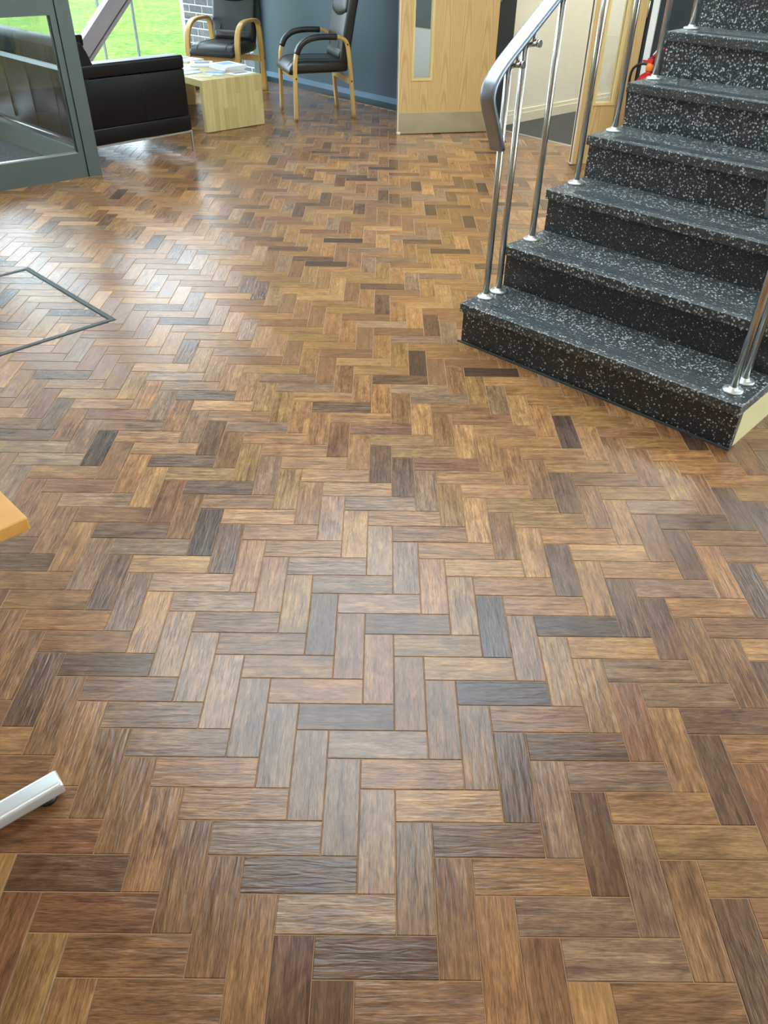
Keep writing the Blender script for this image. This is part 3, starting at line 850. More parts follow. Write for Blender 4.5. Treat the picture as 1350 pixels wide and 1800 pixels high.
mb = MB(); mb.box((0.795, 0.010, 0.0), (0.822, 0.034, 0.022), None, 0.004); mb.build('floor_bolt', M['cream_trim'], door1)
door2 = door('door_2', HINGE2, (1.917, 5.276, 0), 'narrow oak door leaf with slim glass standing open beside the stairs', kick=False, vis=(0.108, 0.262), face=1, handle=False)
# white strip on the charcoal wall
mb = MB(); wall_slab(mb, Vector((2.345, 5.333, 0)), Vector((2.378, 5.298, 0)), 0, CEIL, 0.012, WN)
struct(mb, 'trim_4', M['white'], 'white upright trim on the charcoal wall above the fire extinguisher', 'wall trim')

# ------------------------------------------------------------------ staircase
H = 0.182; RUN = 0.278; SW = 1.25; NST = 9; TT = 0.040
stair = empty('staircase', S0, SA)
tag(stair, 'black speckled terrazzo staircase rising to the right', 'staircase')
def strip_mesh():
    m = MB()
    for k in range(5):
        m.box((0.030 + 0.0125 * k, -SW + 0.11, -0.001), (0.030 + 0.0125 * k + 0.006, -0.11, 0.0012))
    return m
M['grip'] = pm('worn_rubber_grip', srgb(58, 64, 68), 0.5, var=0.3, scale=25)
for i in range(NST):
    x0 = i * RUN; z1 = (i + 1) * H
    mb = MB()
    mb.box((x0 - 0.012, -SW, z1 - TT), (x0 + RUN + 0.022, 0.0, z1), None, 0.004, 2)
    tr = mb.build('tread', M['terrazzo_worn_skylit'], stair)
    sm = strip_mesh(); sm.v = [(x + x0, y, z + z1) for x, y, z in sm.v]
    sm.build('grip_strip', M['grip'], tr)
    mb = MB(); mb.box((x0 + 0.010, -SW + 0.004, i * H), (x0 + 0.036, -0.006, z1 - TT)); mb.build('riser', M['terrazzo'], stair)
mb = MB(); poly = [(0.036, 0.0)]
for i in range(NST):
    poly += [(i * RUN + 0.036, (i + 1) * H - TT - 0.001), ((i + 1) * RUN + 0.036, (i + 1) * H - TT - 0.001)]
poly += [(NST * RUN + 0.036, 0.0)]
mb.prism(poly, -SW + 0.002, -0.02); mb.build('stringer', M['stringer'], stair)
mb = MB(); mb.box((-0.006, -SW - 0.002, 0.0), (0.004, 0.004, 0.006)); mb.build('sealant_bead', M['edging'], stair)

# balustrades
def rail_z(a, sh): return 1.124 + 0.660 * (a - sh - 0.145)
def balustrade(name, label, b, posts, sh, nposts, amax=2.7, rb=0.0):
    root = empty(name, S0 + SBx * b, SA); tag(root, label, 'handrail', 'stair handrails')
    path = [(amax, rail_z(amax, sh))]
    pts = [(0.145 + sh, 1.124), (0.09 + sh, 1.0865), (0.045 + sh, 1.05), (0.014 + sh, 1.012), (0.006 + sh, 0.975), (0.018 + sh, 0.938), (0.045 + sh, 0.887), (0.097 + sh, 0.787)]
    P = [Vector((amax, rb, rail_z(amax, sh)))] + smooth_path([(a, rb, z) for a, z in pts], 5)
    mb = MB(); mb.sweep(P, (0, 1, 0), rrect(0.066, 0.026, 6, 0.0125)); mb.build('rail', M['rail'], root)
    for k, (a, zb) in enumerate(posts):
        zt = rail_z(a, sh) - 0.034
        mb = MB(); mb.cyl((a, 0, zb), (a, 0, zt), 0.0135, n=20)
        mb.lathe([(0.0135, 0), (0.0125, 0.006), (0.008, 0.010), (0.002, 0.011)], 16, Matrix.Translation((a, 0, zt)))
        po = mb.build('post', M['steel'], root)
        mb = MB(); mb.lathe([(0.036, 0.0), (0.0365, 0.004), (0.035, 0.0075), (0.031, 0.0095), (0.017, 0.0105), (0.0165, 0.018)], 28, Matrix.Translation((a, 0, zb))); mb.build('flange', M['flange'], po)
        mb = MB()
        mb.cyl((a + 0.005, 0.0, zt - 0.004), (a + 0.012, -0.046, zt + 0.004), 0.0085, n=12)
        mb.cyl((a + 0.013, -0.046, zt + 0.004), (a + 0.014, -0.058, zt + 0.005), 0.0125, n=14)
        mb.cyl((a + 0.010, -0.030, zt + 0.004), (a + 0.028, -0.022, zt + 0.046), 0.007, n=10)
        mb.build('bracket', M['steel'], po)
    return root
lp = [(0.115, H), (0.206, H), (0.418, 2 * H), (0.722, 3 * H), (0.985, 4 * H), (1.275, 5 * H), (1.545, 6 * H), (1.83, 7 * H), (2.11, 8 * H), (2.39, 9 * H)]
balustrade('stair_handrail', 'polished metal handrail with steel posts on the left edge of the stairs', -0.040, lp, 0.0, 8)
rp = [(0.078, H), (0.174, H), (0.385, 2 * H), (0.68, 3 * H), (0.95, 4 * H), (1.24, 5 * H), (1.51, 6 * H), (1.79, 7 * H), (2.07, 8 * H), (2.35, 9 * H)]
balustrade('stair_handrail', 'metal handrail at the right edge of the picture with two posts on the bottom step', -1.176, rp, -0.055, 8, rb=0.03)

# ------------------------------------------------------------------ sofa
sofa = empty('sofa', (-1.565, 4.893, 0), R(45.5))
tag(sofa, 'low black leather sofa on slim chrome legs behind the glazed door', 'sofa')
SD, SL = 0.83, 1.62       # depth (local x, front is +x), length (local y)
LS = M['leather_sofa']
def arm(y0, y1, sgn):
    mb = MB(); mb.box((0.01, y0 + 0.003, 0.258), (SD - 0.004, y1 - 0.003, 0.5665), None, 0.005, 2, True)
    a = mb.build('arm', LS, sofa)
    secs = []
    for x, k in ((0.0, 0.94), (0.006, 0.985), (0.02, 1.0), (SD - 0.022, 1.0), (SD - 0.006, 0.975), (SD + 0.001, 0.90)):
        secs.append([(x, (y0 + y1) / 2 + p * k, 0.611 + q * k) for p, q in rrect(y1 - y0, 0.088, 5, 0.016)])
    mb = MB(); mb.loft(secs); mb.build('arm_top', LS, a)
    mb = MB(); mb.box((0.0, y0 + 0.002, 0.152), (SD + 0.004, y1 - 0.002, 0.2575), None, 0.008, 2, True); mb.build('arm_base', LS, a)
    yo = y0 + 0.003 if sgn < 0 else y1 - 0.003
    mb = MB(); mb.cyl((SD * 0.56, yo, 0.268), (SD * 0.56, yo, 0.563), 0.0018, n=6); mb.build('seam', M['thread'], a)
arm(0.0, 0.14, -1); arm(SL - 0.14, SL, 1)
mb = MB(); mb.box((0.06, 0.145, 0.155), (SD - 0.01, SL - 0.145, 0.27), None, 0.012, 2, True); mb.build('base', LS, sofa)
for k in range(2):
    ya = 0.145 + k * (SL - 0.29) / 2; yb = ya + (SL - 0.29) / 2 - 0.004
    mb = MB(); mb.box((0.16, ya, 0.272), (SD + 0.005, yb, 0.435), None, 0.04, 4, True); mb.build('seat_cushion', LS, sofa)
    secs = []
    for yy, kk in ((ya, 0.84), (ya + 0.02, 0.96), (ya + 0.06, 1.0), (yb - 0.06, 1.0), (yb - 0.02, 0.96), (yb, 0.84)):
        out = []
        for x, z in ((0.062, 0.44), (0.20, 0.45), (0.225, 0.52), (0.20, 0.62), (0.155, 0.72), (0.115, 0.775), (0.085, 0.785), (0.062, 0.77)):
            out.append((0.13 + (x - 0.13) * kk, yy, 0.60 + (z - 0.60) * kk))
        secs.append(out)
    mb = MB(); mb.loft(secs); mb.build('back_cushion', LS, sofa)
prof = [(0.0, 0.16), (0.06, 0.16), (0.065, 0.60), (0.115, 0.66), (0.088, 0.735), (0.062, 0.782), (0.03, 0.792), (0.006, 0.775), (-0.002, 0.73)]
mb = MB(); secs = []
for y, k in ((0.004, 0.96), (0.02, 1.0), (SL - 0.02, 1.0), (SL - 0.004, 0.96)):
    secs.append([(0.03 + (x - 0.03) * k, y, 0.47 + (z - 0.47) * k) for x, z in prof])
mb.loft(secs); bk = mb.build('backrest', LS, sofa)
mb = MB(); mb.cyl((-0.001, 0.02, 0.738), (-0.001, SL - 0.02, 0.738), 0.0022, n=6)
for yy in (0.42, 0.81, 1.2): mb.cyl((-0.002, yy, 0.18), (-0.002, yy, 0.735), 0.002, n=6)
mb.build('seam', M['thread'], bk)
mb = MB()
for y in (0.004, SL - 0.016): mb.box((0.01, y, 0.138), (SD + 0.004, y + 0.012, 0.150))
for x in (0.01, SD - 0.008): mb.box((x, 0.016, 0.138), (x + 0.012, SL - 0.016, 0.150))
mb.build('chrome_frame', M['alu'], sofa)
for x in (0.01, SD - 0.008):
    for y in (0.004, SL - 0.016):
        mb = MB(); mb.box((x, y, 0.0), (x + 0.012, y + 0.012, 0.138), None, 0.001); mb.build('leg', M['alu'], sofa)

# ------------------------------------------------------------------ coffee table and what lies on it
T0 = Vector((-0.995, 6.094, 0)); TA = R(42.06)
table = empty('coffee_table', T0, TA)
tag(table, 'pale birch coffee table with solid end panels covered in magazines', 'coffee table')
TWD, TLN, TZ, TP = 0.59, 1.20, 0.393, 0.042
mb = MB(); mb.box((0, TP, TZ - 0.05), (TWD, TLN - TP, TZ), None, 0.002); mb.build('table_top', M['birch'], table)
def staved_panel(y0, y1):
    mb = MB(); mb.box((0, y0, 0.004), (TWD, y1, TZ), None, 0.002); return mb.build('end_panel', M['birch'], table)
staved_panel(0, TP); staved_panel(TLN - TP, TLN)
def tpt(u, v, z=TZ): 
    c, s = math.cos(TA), math.sin(TA)
    return (T0.x + u * c - v * s, T0.y + u * s + v * c, z)
def magazine(name, u, v, w, l, t, rot, mats, label, z=TZ, cat='magazine', group='papers on the coffee table'):
    root = empty(name, tpt(u, v, z + 0.0006), TA + R(rot)); tag(root, label, cat, group)
    mb = MB(); mb.box((-w / 2 + 0.002, -l / 2 + 0.002, 0.0), (w / 2 - 0.001, l / 2 - 0.002, t), None); mb.build('pages', M[mats[0]], root)
    mb = MB(); mb.box((-w / 2, -l / 2, t), (w / 2, l / 2, t + 0.0012)); cv = mb.build('cover', M[mats[1]], root)
    if len(mats) > 2:
        mb = MB(); mb.box((-w * 0.30, -l * 0.05, t + 0.0012), (w * 0.36, l * 0.36, t + 0.0016)); mb.build('printed_picture', M[mats[2]], cv)
    return t + 0.0012
z = TZ
for k, (m, lb) in enumerate((('paper_pink', 'bottom pink-edged magazine of the neat stack'), ('paper', 'middle white magazine of the neat stack'), ('paper', 'top white magazine of the neat stack with blue corner'))):
    z += magazine('magazine', 0.49 + 0.006 * k, 0.385 - 0.004 * k, 0.21, 0.285, 0.011, -6 + 3 * k, (m, 'paper', 'paper_blue') if k == 2 else (m, 'paper'), lb, z) + 0.0006
magazine('magazine', 0.43, 0.70, 0.20, 0.27, 0.012, -30, ('paper', 'paper', 'paper_dark'), 'thick white magazine lying crooked behind the neat stack')
magazine('magazine', 0.16, 0.60, 0.20, 0.27, 0.006, 12, ('paper', 'paper_green'), 'pale magazine half hidden behind the sofa arm')
magazine('magazine', 0.45, 1.03, 0.21, 0.29, 0.012, 14, ('paper', 'paper', 'paper_dark'), 'white magazine at the far end of the table near the chair')
magazine('leaflet', 0.115, 0.185, 0.10, 0.17, 0.001, 52, ('paper', 'paper_yellow', 'paper_green'), 'small yellow and green leaflet near the front table edge', cat='leaflet')
magazine('leaflet', 0.255, 0.20, 0.105, 0.15, 0.001, 40, ('paper', 'paper_green'), 'pale green leaflet between the yellow leaflet and white sheet', cat='leaflet')
magazine('paper_sheet', 0.465, 0.125, 0.21, 0.148, 0.0006, 4, ('paper', 'paper', 'paper_dark'), 'white paper sheet at the front right table corner', cat='paper')
magazine('leaflet', 0.33, 0.30, 0.08, 0.17, 0.002, 35, ('paper', 'paper_blue'), 'blue and white leaflet against the neat stack', cat='leaflet')
magazine('magazine', 0.12, 0.39, 0.19, 0.12, 0.004, 8, ('paper', 'paper_green'), 'thin pale booklet beside the sofa arm', cat='booklet')

# ------------------------------------------------------------------ visitor armchairs
def make_chair(pads):
    root = empty('armchair')
    XW = 0.272
    base = [(0.272, 0.0), (0.268, 0.20), (0.262, 0.40), (0.250, 0.50), (0.214, 0.575), (0.150, 0.622), (0.06, 0.642), (-0.05, 0.644), (-0.14, 0.640), (-0.195, 0.615), (-0.222, 0.56), (-0.240, 0.42), (-0.256, 0.22), (-0.275, 0.0)]
    for s in (-1, 1):
        P = smooth_path([(s * XW, y, z) for y, z in base], 4)
        mb = MB(); mb.sweep(P, (1, 0, 0), rrect(0.056, 0.028, 3, 0.007))
        fr = mb.build('side_frame', M['beech'], root)
        for y, z in ((0.262, 0.335), (-0.247, 0.30), (-0.212, 0.585)):
            mb = MB(); mb.cyl((s * (XW + 0.0275), y, z), (s * (XW + 0.0295), y, z), 0.0075, n=10); mb.build('bolt', M['black'], fr)
        if pads:
            q = smooth_path([(s * XW, y, z) for y, z in base[3:9]], 6)
            q = [p for p in q if -0.125 < p.y < 0.243]
            mb = MB(); mb.sweep(q, (1, 0, 0), rrect(0.068, 0.046, 4, 0.018)); mb.build('arm_pad', M['leather'], root)
    for y, z in ((0.245, 0.335), (-0.240, 0.30)):
        mb = MB(); mb.box((-XW + 0.01, y - 0.011, z - 0.028), (XW - 0.01, y + 0.011, z + 0.028), None, 0.003); mb.build('cross_rail', M['beech'], root)
    # seat: lofted front to back, with waterfall front
    secs = []
    for y, zt, zb, w in ((-0.235, 0.425, 0.375, 0.43), (-0.225, 0.445, 0.366, 0.455), (-0.15, 0.455, 0.362, 0.475), (0.0, 0.458, 0.362, 0.485), (0.14, 0.462, 0.362, 0.49), (0.22, 0.458, 0.360, 0.49), (0.27, 0.440, 0.354, 0.488), (0.298, 0.412, 0.356, 0.478), (0.308, 0.385, 0.366, 0.455)):
        r = min(0.036, (zt - zb) / 2 * 0.9)
        secs.append([(px, y, (zt + zb) / 2 + pz + (0.008 * (1 - (px / (w / 2)) ** 2) if pz > 0 else 0)) for px, pz in rrect(w, zt - zb, 5, r)])
    mb = MB(); mb.loft(secs); st = mb.build('seat', M['leather'], root)
    for sx in (-0.155, 0.155):
        mb = MB()
        pth = [(sx, -0.2, 0.462), (sx, 0.0, 0.464), (sx, 0.15, 0.467), (sx, 0.225, 0.462), (sx, 0.272, 0.444), (sx, 0.298, 0.415)]
        mb.sweep(smooth_path(pth, 4), (1, 0, 0), rrect(0.004, 0.003, 2, 0.001))
        mb.build('seam', M['thread'], st)
    # back
    def backsec(z, y, w, t, r=0.034):
        return [(px, y + py, z) for px, py in rrect(w, t, 5, r)]
    rows = [(0.40, -0.205, 0.42, 0.060), (0.42, -0.207, 0.45, 0.085), (0.50, -0.218, 0.465, 0.092), (0.62, -0.236, 0.475, 0.096), (0.78, -0.268, 0.475, 0.094), (0.92, -0.302, 0.465, 0.090), (1.04, -0.334, 0.44, 0.082), (1.09, -0.348, 0.40, 0.062), (1.105, -0.352, 0.36, 0.036)]
    mb = MB(); mb.loft([backsec(z, y, w, t, min(0.034, t / 2 * 0.95)) for z, y, w, t in rows]); bk = mb.build('backrest', M['leather'], root)
    # raised head cushion with curved lower edge
    v = []; f = []; nx, nz = 14, 8
    for j in range(nz + 1):
        for i in range(nx + 1):
            u = -1 + 2 * i / nx; tz = j / nz
            zlow = 0.815 - 0.040 * (1 - u * u); z = zlow + (1.085 - zlow) * tz
            yb = -0.268 - (z - 0.78) * 0.258 + 0.046
            edge = min(1.0, (1 - abs(u)) * 5) * min(1.0, tz * 5 + 0.0) * min(1.0, (1 - tz) * 4)
            bulge = 0.020 * math.sqrt(max(0.0, edge))
            hw = 0.218 - 0.03 * tz
            v.append((u * hw, yb + bulge - 0.006, z))
    for j in range(nz):
        for i in range(nx):
            a = j * (nx + 1) + i
            f.append([a, a + 1, a + nx + 2, a + nx + 1])
    off = len(v)
    v2 = [(x, y - 0.03, z) for x, y, z in v[:nx + 1]] 
    mb = MB(); mb.add(v, f, True)
    hd = mb.build('head_cushion', M['leather'], root)
    sol = hd.modifiers.new('thick', 'SOLIDIFY'); sol.thickness = 0.012; sol.offset = 0
    # lumbar roll and stitched columns
    secs = []
    for z, k in ((0.458, 0.35), (0.465, 0.7), (0.485, 1.0), (0.51, 1.0), (0.53, 0.7), (0.538, 0.35)):
        y = -0.213 - (z - 0.45) * 0.15
        secs.append([(px, y + 0.035 + py * k, z) for px, py in rrect(0.40, 0.05, 4, 0.02)])
    mb = MB(); mb.loft(secs); mb.build('lumbar_roll', M['leather'], bk)
    for sx in (-0.13, 0.13):
        mb = MB()
        pth = [(sx * (1 + 0.12 * t), -0.2155 + 0.0475 - 0.092 * t - 0.012 * t * t, 0.54 + 0.26 * t) for t in [i / 6 for i in range(7)]]
        mb.sweep(pth, (1, 0, 0), rrect(0.005, 0.004, 2, 0.0015))
        mb.build('seam', M['thread'], bk)
    return root
ch2 = make_chair(True)
ch2.location = (-0.130, 7.0015, 0); ch2.rotation_euler = (0, 0, R(109.7))
tag(ch2, 'black leather armchair with padded arms and beech legs against the blue wall', 'armchair')
ch1 = make_chair(False)
ch1.location = (-1.097, 7.938, 0); ch1.rotation_euler = (0, 0, R(161))
tag(ch1, 'black leather armchair with bare bent beech arms behind the coffee table', 'armchair')
tag(ch1, group='visitor armchairs'); tag(ch2, group='visitor armchairs')

# ------------------------------------------------------------------ low white heater behind the open door
rad = empty('panel_heater'); tag(rad, 'low white panel heater seen through the slim glass of the wide oak door', 'heater')
rp0 = WP + WD * 0.47 + WN * 0.02
mb = MB(); wall_slab(mb, rp0, rp0 + WD * 0.72, 0.12, 0.70, 0.075, WN); mb.build('panel', M['white'], rad)
mb = MB(); wall_slab(mb, rp0 + WD * 0.02 + WN * 0.01, rp0 + WD * 0.70 + WN * 0.01, 0.70, 0.706, 0.055, WN); mb.build('grille', M['cream_trim'], rad)
for t in (0.08, 0.64):
    mb = MB(); mb.cyl(rp0 + WD * t + WN * 0.04, rp0 + WD * t + WN * 0.04 + Vector((0, 0, 0.12)), 0.009, n=8); mb.build('pipe', M['white'], rad)

# ------------------------------------------------------------------ fire extinguisher
ep = Vector((2.347, 5.156, 0))
ext = empty('fire_extinguisher', (ep.x, ep.y, 0), math.atan2(WD.y, WD.x)); tag(ext, 'red fire extinguisher with black hose beside the narrow door', 'fire extinguisher')
ZB = 0.19
mb = MB(); mb.lathe([(0.070, ZB), (0.078, ZB + 0.012), (0.078, ZB + 0.36), (0.072, ZB + 0.40), (0.054, ZB + 0.432), (0.030, ZB + 0.448), (0.022, ZB + 0.452), (0.022, ZB + 0.468)], 28); bd_ = mb.build('cylinder_body', M['red'], ext)
mb = MB(); mb.lathe([(0.0785, ZB + 0.16), (0.0790, ZB + 0.161), (0.0790, ZB + 0.30), (0.0785, ZB + 0.301)], 28); mb.build('instruction_band', M['paper'], bd_)
mb = MB(); mb.lathe([(0.024, ZB + 0.462), (0.026, ZB + 0.466), (0.026, ZB + 0.492), (0.018, ZB + 0.510)], 18); mb.build('valve_collar', M['orange'], ext)
mb = MB(); mb.box((-0.020, -0.014, ZB + 0.505), (0.024, 0.014, ZB + 0.540), None, 0.004); mb.box((-0.06, -0.012, ZB + 0.512), (-0.016, 0.012, ZB + 0.524), None, 0.003); mb.build('valve_head', M['red'], ext)
mb = MB(); mb.box((-0.07, -0.011, -0.005), (0.07, 0.011, 0.005), Matrix.Translation((0.035, 0, ZB + 0.565)) @ Matrix.Rotation(R(-38), 4, 'Y'), 0.002)
mb.build('lever', M['red'], ext)
mb = MB(); mb.box((-0.05, -0.009, -0.004), (0.07, 0.009, 0.004), Matrix.Translation((0.042, 0, ZB + 0.598)) @ Matrix.Rotation(R(-52), 4, 'Y'), 0.002); mb.build('lever_tip', M['paper'], ext)
hp = smooth_path([(-0.01, 0.0, ZB + 0.498), (-0.045, -0.01, ZB + 0.502), (-0.085, -0.02, ZB + 0.490), (-0.115, -0.03, ZB + 0.455), (-0.122, -0.03, ZB + 0.38), (-0.105, -0.03, ZB + 0.22), (-0.095, -0.03, ZB + 0.10)], 5)
mb = MB(); mb.sweep(hp, (0, 1, 0), rrect(0.018, 0.018, 3, 0.0085)); mb.build('hose', M['black'], ext)
mb = MB(); mb.cyl((-0.008, 0, ZB + 0.498), (-0.035, -0.004, ZB + 0.502), 0.008, n=10); mb.build('hose_fitting', M['steel'], ext)
mb = MB(); mb.lathe([(0.085, 0.0), (0.085, 0.012), (0.080, 0.016), (0.030, 0.018)], 24); mb.lathe([(0.02, 0.016), (0.02, ZB)], 12); mb.build('stand', M['black'], ext)

# ------------------------------------------------------------------ desk at the left edge
desk = empty('desk', (-0.076, -0.060, 0), R(-135))
tag(desk, 'beech desk corner on a silver foot at the left edge of the picture', 'desk')
# local x along (-Q,-Q); local y along (+Q,-Q); desk lies towards -y
mb = MB(); mb.box((0, -0.75, 0.705), (1.4, 0, 0.730), None, 0.002); mb.build('desk_top', M['desk'], desk)
M['foot'] = pm('satin_silver_powder_coat', srgb(222, 226, 226), 0.28, 0.55, var=0.04)
for y in (-0.055, -0.66):
    Mx = Matrix.Translation((0.092, y, 0)) @ Matrix.Rotation(R(-5), 4, 'Z')
    mb = MB(); secs = []
    for x, k in ((0.0, 0.96), (0.006, 1.0), (0.62, 1.0), (0.626, 0.96)):
        secs.append([(x, py * k, 0.036 + pz * k) for py, pz in rrect(0.046, 0.036, 4, 0.010)])
    mb.loft(secs, M=Mx); mb.build('foot', M['foot'], desk)
    for x in (0.035, 0.585):
        mb = MB(); mb.lathe([(0.016, 0.0), (0.019, 0.003), (0.019, 0.012), (0.008, 0.014), (0.008, 0.020)], 16, Mx @ Matrix.Translation((x, 0.0, 0))); mb.build('glide', M['black'], desk)
    mb = MB(); mb.box((0.29, -0.022, 0.052), (0.36, 0.022, 0.68), Mx, 0.006); mb.build('column', M['foot'], desk)
    mb = MB(); mb.box((0.03, -0.02, 0.68), (0.60, 0.02, 0.704), Mx, 0.003); mb.build('top_bracket', M['foot'], desk)
mb = MB(); mb.box((0.40, -0.64, 0.60), (0.44, -0.08, 0.66)); mb.build('cross_beam', M['foot'], desk)

# ------------------------------------------------------------------ two visitors in the entrance lobby (seen mirrored in the side screen)
M['skin'] = pm('skin', srgb(206, 160, 132), 0.5, var=0.06, scale=20)
M['olive'] = pm('olive_cotton', srgb(112, 118, 44), 0.85, var=0.12, scale=14, bump=0.2, bscale=60)
M['jeans'] = pm('dark_denim', srgb(40, 52, 70), 0.85, var=0.15, scale=14, bump=0.2, bscale=60)
M['coat'] = pm('dark_navy_fleece', srgb(38, 44, 54), 0.9, var=0.1)
M['shirt'] = pm('grey_knit', srgb(120, 124, 126), 0.9, var=0.1)
M['shoe'] = pm('brown_suede', srgb(96, 84, 68), 0.8, var=0.1)
M['hair'] = pm('brown_hair', srgb(62, 44, 32), 0.6, var=0.3, scale=60)
M['eye'] = pm('eye_dark', srgb(30, 24, 22), 0.2)
def skin_mesh(name, mat, parent, verts, edges, root=0, sub=2):
    me = bpy.data.meshes.new(name)
    me.from_pydata([v[0] for v in verts], edges, [])
    me.materials.append(mat)
    o = bpy.data.objects.new(name, me); link(o, parent)
    sk = o.modifiers.new('skin', 'SKIN'); sk.use_smooth_shade = True
    for i, v in enumerate(verts):
        d = me.skin_vertices[0].data[i]
        d.radius = v[1] if isinstance(v[1], tuple) else (v[1], v[1]); d.use_root = (i == root)
    ss = o.modifiers.new('smooth', 'SUBSURF'); ss.levels = sub; ss.render_levels = sub
    return o
def person(loc, rz, trousers, top, hair, label, stride=0.10):
    root = empty('person', loc, rz); tag(root, label, 'person', 'visitors in the entrance lobby')
    V = [((0, 0, 0.96), (0.125, 0.10)), ((0, 0.005, 1.10), (0.120, 0.095)), ((0, 0.01, 1.28), (0.140, 0.10)), ((0, 0.0, 1.42), (0.10, 0.075)), ((0, 0.0, 1.50), 0.052),
         ((0, 0.015, 1.57), (0.062, 0.072)), ((0, 0.02, 1.66), (0.074, 0.092)), ((0, 0.012, 1.735), (0.058, 0.072))]
    E_ = [(i, i + 1) for i in range(7)]
    for s in (-1, 1):
        f = stride * s
        b = len(V)
        V += [((s * 0.165, 0, 1.405), 0.056), ((s * 0.235, -0.03, 1.14), 0.043), ((s * 0.245, 0.05 - 0.4 * f, 0.90), 0.030), ((s * 0.245, 0.075 - 0.4 * f, 0.83), (0.018, 0.038))]
        E_ += [(3, b), (b, b + 1), (b + 1, b + 2), (b + 2, b + 3)]
        b = len(V)
        V += [((s * 0.092, 0.0, 0.90), (0.088, 0.095)), ((s * 0.10, 0.03 + f * 0.6, 0.50), 0.060), ((s * 0.105, -0.02 + f, 0.11), 0.042), ((s * 0.112, 0.09 + f, 0.045), (0.042, 0.034))]
        E_ += [(0, b), (b, b + 1), (b + 1, b + 2), (b + 2, b + 3)]
    skin_mesh('body', M['skin'], root, V, E_)
    for s in (-1, 1):
        f = stride * s; px, py, pz = s * 0.245, 0.075 - 0.4 * f, 0.83
        for k, (dy, ln) in enumerate(((-0.028, 0.060), (-0.010, 0.074), (0.009, 0.078), (0.027, 0.068))):
            skin_mesh('finger', M['skin'], root, [((px, py + dy, pz), 0.0088), ((px - s * 0.004, py + dy * 1.05, pz - 0.5 * ln - 0.018), 0.0082), ((px - s * 0.014, py + dy * 1.05 + 0.004, pz - ln - 0.018), 0.007)], [(0, 1), (1, 2)], sub=1)
        skin_mesh('thumb', M['skin'], root, [((px, py + 0.030, pz + 0.012), 0.010), ((px - s * 0.012, py + 0.052, pz - 0.012), 0.009), ((px - s * 0.018, py + 0.058, pz - 0.040), 0.0075)], [(0, 1), (1, 2)], sub=1)
    T = [((0, 0, 0.985), (0.140, 0.115)), ((0, 0, 0.93), (0.150, 0.120))]; TE = [(0, 1)]
    for s in (-1, 1):
        f = stride * s; b = len(T)
        T += [((s * 0.098, 0.0, 0.84), (0.100, 0.108)), ((s * 0.105, 0.03 + f * 0.6, 0.50), 0.080), ((s * 0.108, 0.0 + f * 0.85, 0.26), 0.075), ((s * 0.110, -0.015 + f, 0.085), 0.074)]
        TE += [(1, b), (b, b + 1), (b + 1, b + 2), (b + 2, b + 3)]
    skin_mesh('trousers', trousers, root, T, TE)
    J = [((0, 0.0, 0.93), (0.155, 0.125)), ((0, 0.005, 1.10), (0.142, 0.115)), ((0, 0.01, 1.28), (0.158, 0.118)), ((0, 0.0, 1.42), (0.115, 0.09)), ((0, 0.0, 1.475), (0.066, 0.066))]
    JE = [(i, i + 1) for i in range(4)]
    for s in (-1, 1):
        f = stride * s; b = len(J)
        J += [((s * 0.168, 0, 1.405), 0.072), ((s * 0.238, -0.03, 1.14), 0.058), ((s * 0.246, 0.045 - 0.4 * f, 0.915), 0.044)]
        JE += [(3, b), (b, b + 1), (b + 1, b + 2)]
    skin_mesh('jacket', top, root, J, JE)
    for s in (-1, 1):
        f = stride * s
        secs = []
        for y, w, h in ((-0.085, 0.05, 0.055), (-0.075, 0.075, 0.085), (-0.02, 0.084, 0.095), (0.05, 0.090, 0.075), (0.12, 0.096, 0.058), (0.165, 0.080, 0.046), (0.182, 0.045, 0.030)):
            secs.append([(s * 0.112 + px_, y + f, h / 2 + pz_ + 0.001) for px_, pz_ in rrect(w, h, 4, min(w, h) * 0.42)])
        mb = MB(); mb.loft(secs); mb.build('shoe', M['shoe'], root)
    H_ = [((0, -0.030, 1.60), (0.074, 0.060)), ((0, -0.022, 1.68), (0.084, 0.084)), ((0, 0.0, 1.75), (0.070, 0.082))]
    skin_mesh('hair', hair, root, H_, [(0, 1), (1, 2)])
    mb = MB(); mb.loft([[(x, 0.108 + y, 1.655) for x, y in rrect(0.016, 0.012, 3)], [(x, 0.116 + y, 1.635) for x, y in rrect(0.024, 0.02, 3)], [(x, 0.112 + y, 1.620) for x, y in rrect(0.030, 0.022, 3)]]); mb.build('nose', M['skin'], root)
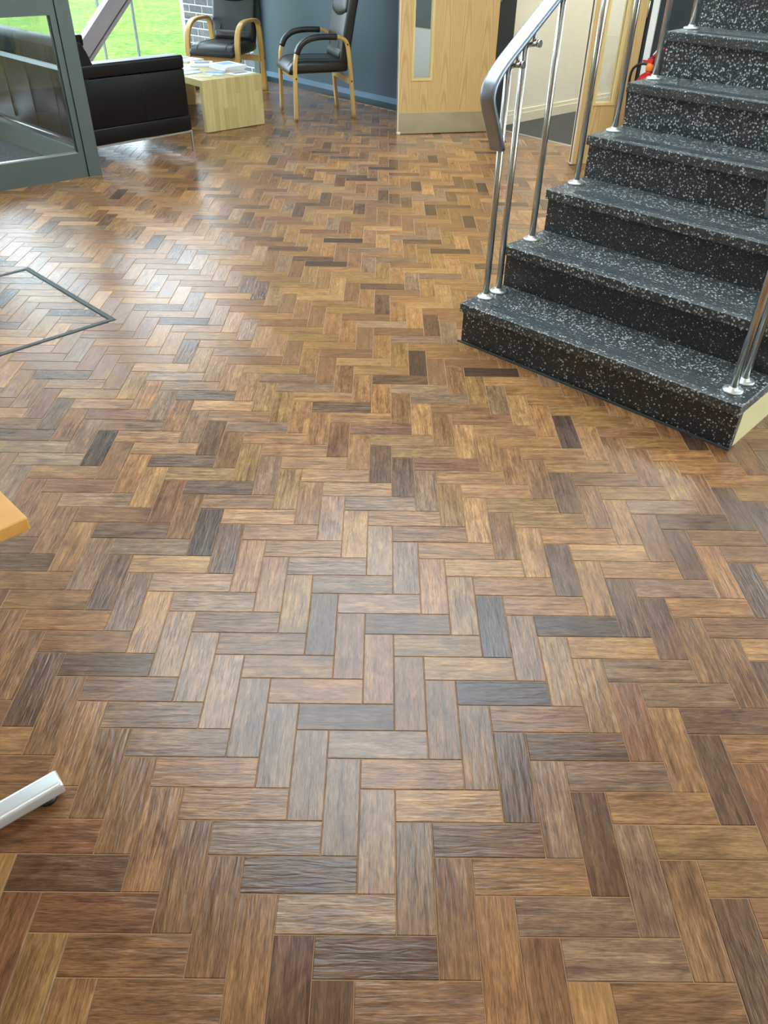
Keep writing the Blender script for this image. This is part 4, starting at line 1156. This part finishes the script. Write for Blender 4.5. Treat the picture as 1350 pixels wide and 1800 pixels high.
    for s in (-1, 1):
        mb = MB(); mb.lathe([(0.002, -0.008), (0.007, -0.005), (0.008, 0), (0.007, 0.005), (0.002, 0.008)], 10, Matrix.Translation((s * 0.030, 0.100, 1.66))); mb.build('eye', M['eye'], root)
        mb = MB(); mb.lathe([(0.006, -0.026), (0.014, -0.016), (0.017, 0.004), (0.014, 0.020), (0.005, 0.026)], 10, Matrix.Translation((s * 0.078, 0.008, 1.652))); mb.build('ear', M['skin'], root)
    mb = MB(); mb.box((-0.024, 0.098, 1.588), (0.024, 0.109, 1.596), None, 0.003); mb.build('mouth', M['shoe'], root)
    return root
person((-3.50, 5.92, 0.003), R(20), M['olive'], M['shirt'], M['hair'], 'person in olive trousers and grey top standing in the entrance lobby')
person((-3.10, 5.50, 0.003), R(60), M['jeans'], M['coat'], M['hair'], 'person in dark jeans and navy fleece standing in the entrance lobby', 0.07)

# ------------------------------------------------------------------ unseen fill panels added to brighten lobby, entrance and hall
def fill_light_panel(x, y, rz, label, m='fill_light'):
    root = empty('fill_light_panel', (x, y, CEIL - 0.05), rz); tag(root, label, 'ceiling light', 'added fill lights')
    mb = MB()
    mb.box((-0.62, -0.17, 0.0), (-0.60, 0.17, 0.05)); mb.box((0.60, -0.17, 0.0), (0.62, 0.17, 0.05))
    mb.box((-0.60, -0.17, 0.0), (0.60, -0.15, 0.05)); mb.box((-0.60, 0.15, 0.0), (0.60, 0.17, 0.05))
    mb.build('frame', M['white'], root)
    mb = MB(); mb.box((-0.60, -0.15, 0.012), (0.60, 0.15, 0.03)); mb.build('diffuser', M[m], root)
for x, y, lb in ((1.1, -0.6, 'added fill light panel nearest the viewer'), 
                 (3.2, 0.6, 'added fill light panel right of the stairs'), (-2.0, 1.0, 'added fill light panel over the entrance side'), (1.5, -2.6, 'added fill light panel behind the viewer'), (2.7, 4.3, 'added fill light panel over the stair flight')):
    fill_light_panel(x, y, R(90), lb)
fill_light_panel(-2.9, 4.6, R(39.8), 'added fill light panel in the glazed entrance lobby')  # added so the legs mirrored in the side screen show up brighter
hp_ = HL + HD * 1.7 + HN * 0.8
fill_light_panel(hp_.x, hp_.y, math.atan2(HD.y, HD.x), 'farther added fill light panel in the hall beyond the doors', 'hall_fill')
hq = HL + HD * 0.55 + HN * 0.75
fill_light_panel(hq.x, hq.y, math.atan2(HN.y, HN.x), 'added fill light panel just inside the hall doorway', 'hall_fill')  # second hall panel, added to lift the cream wall
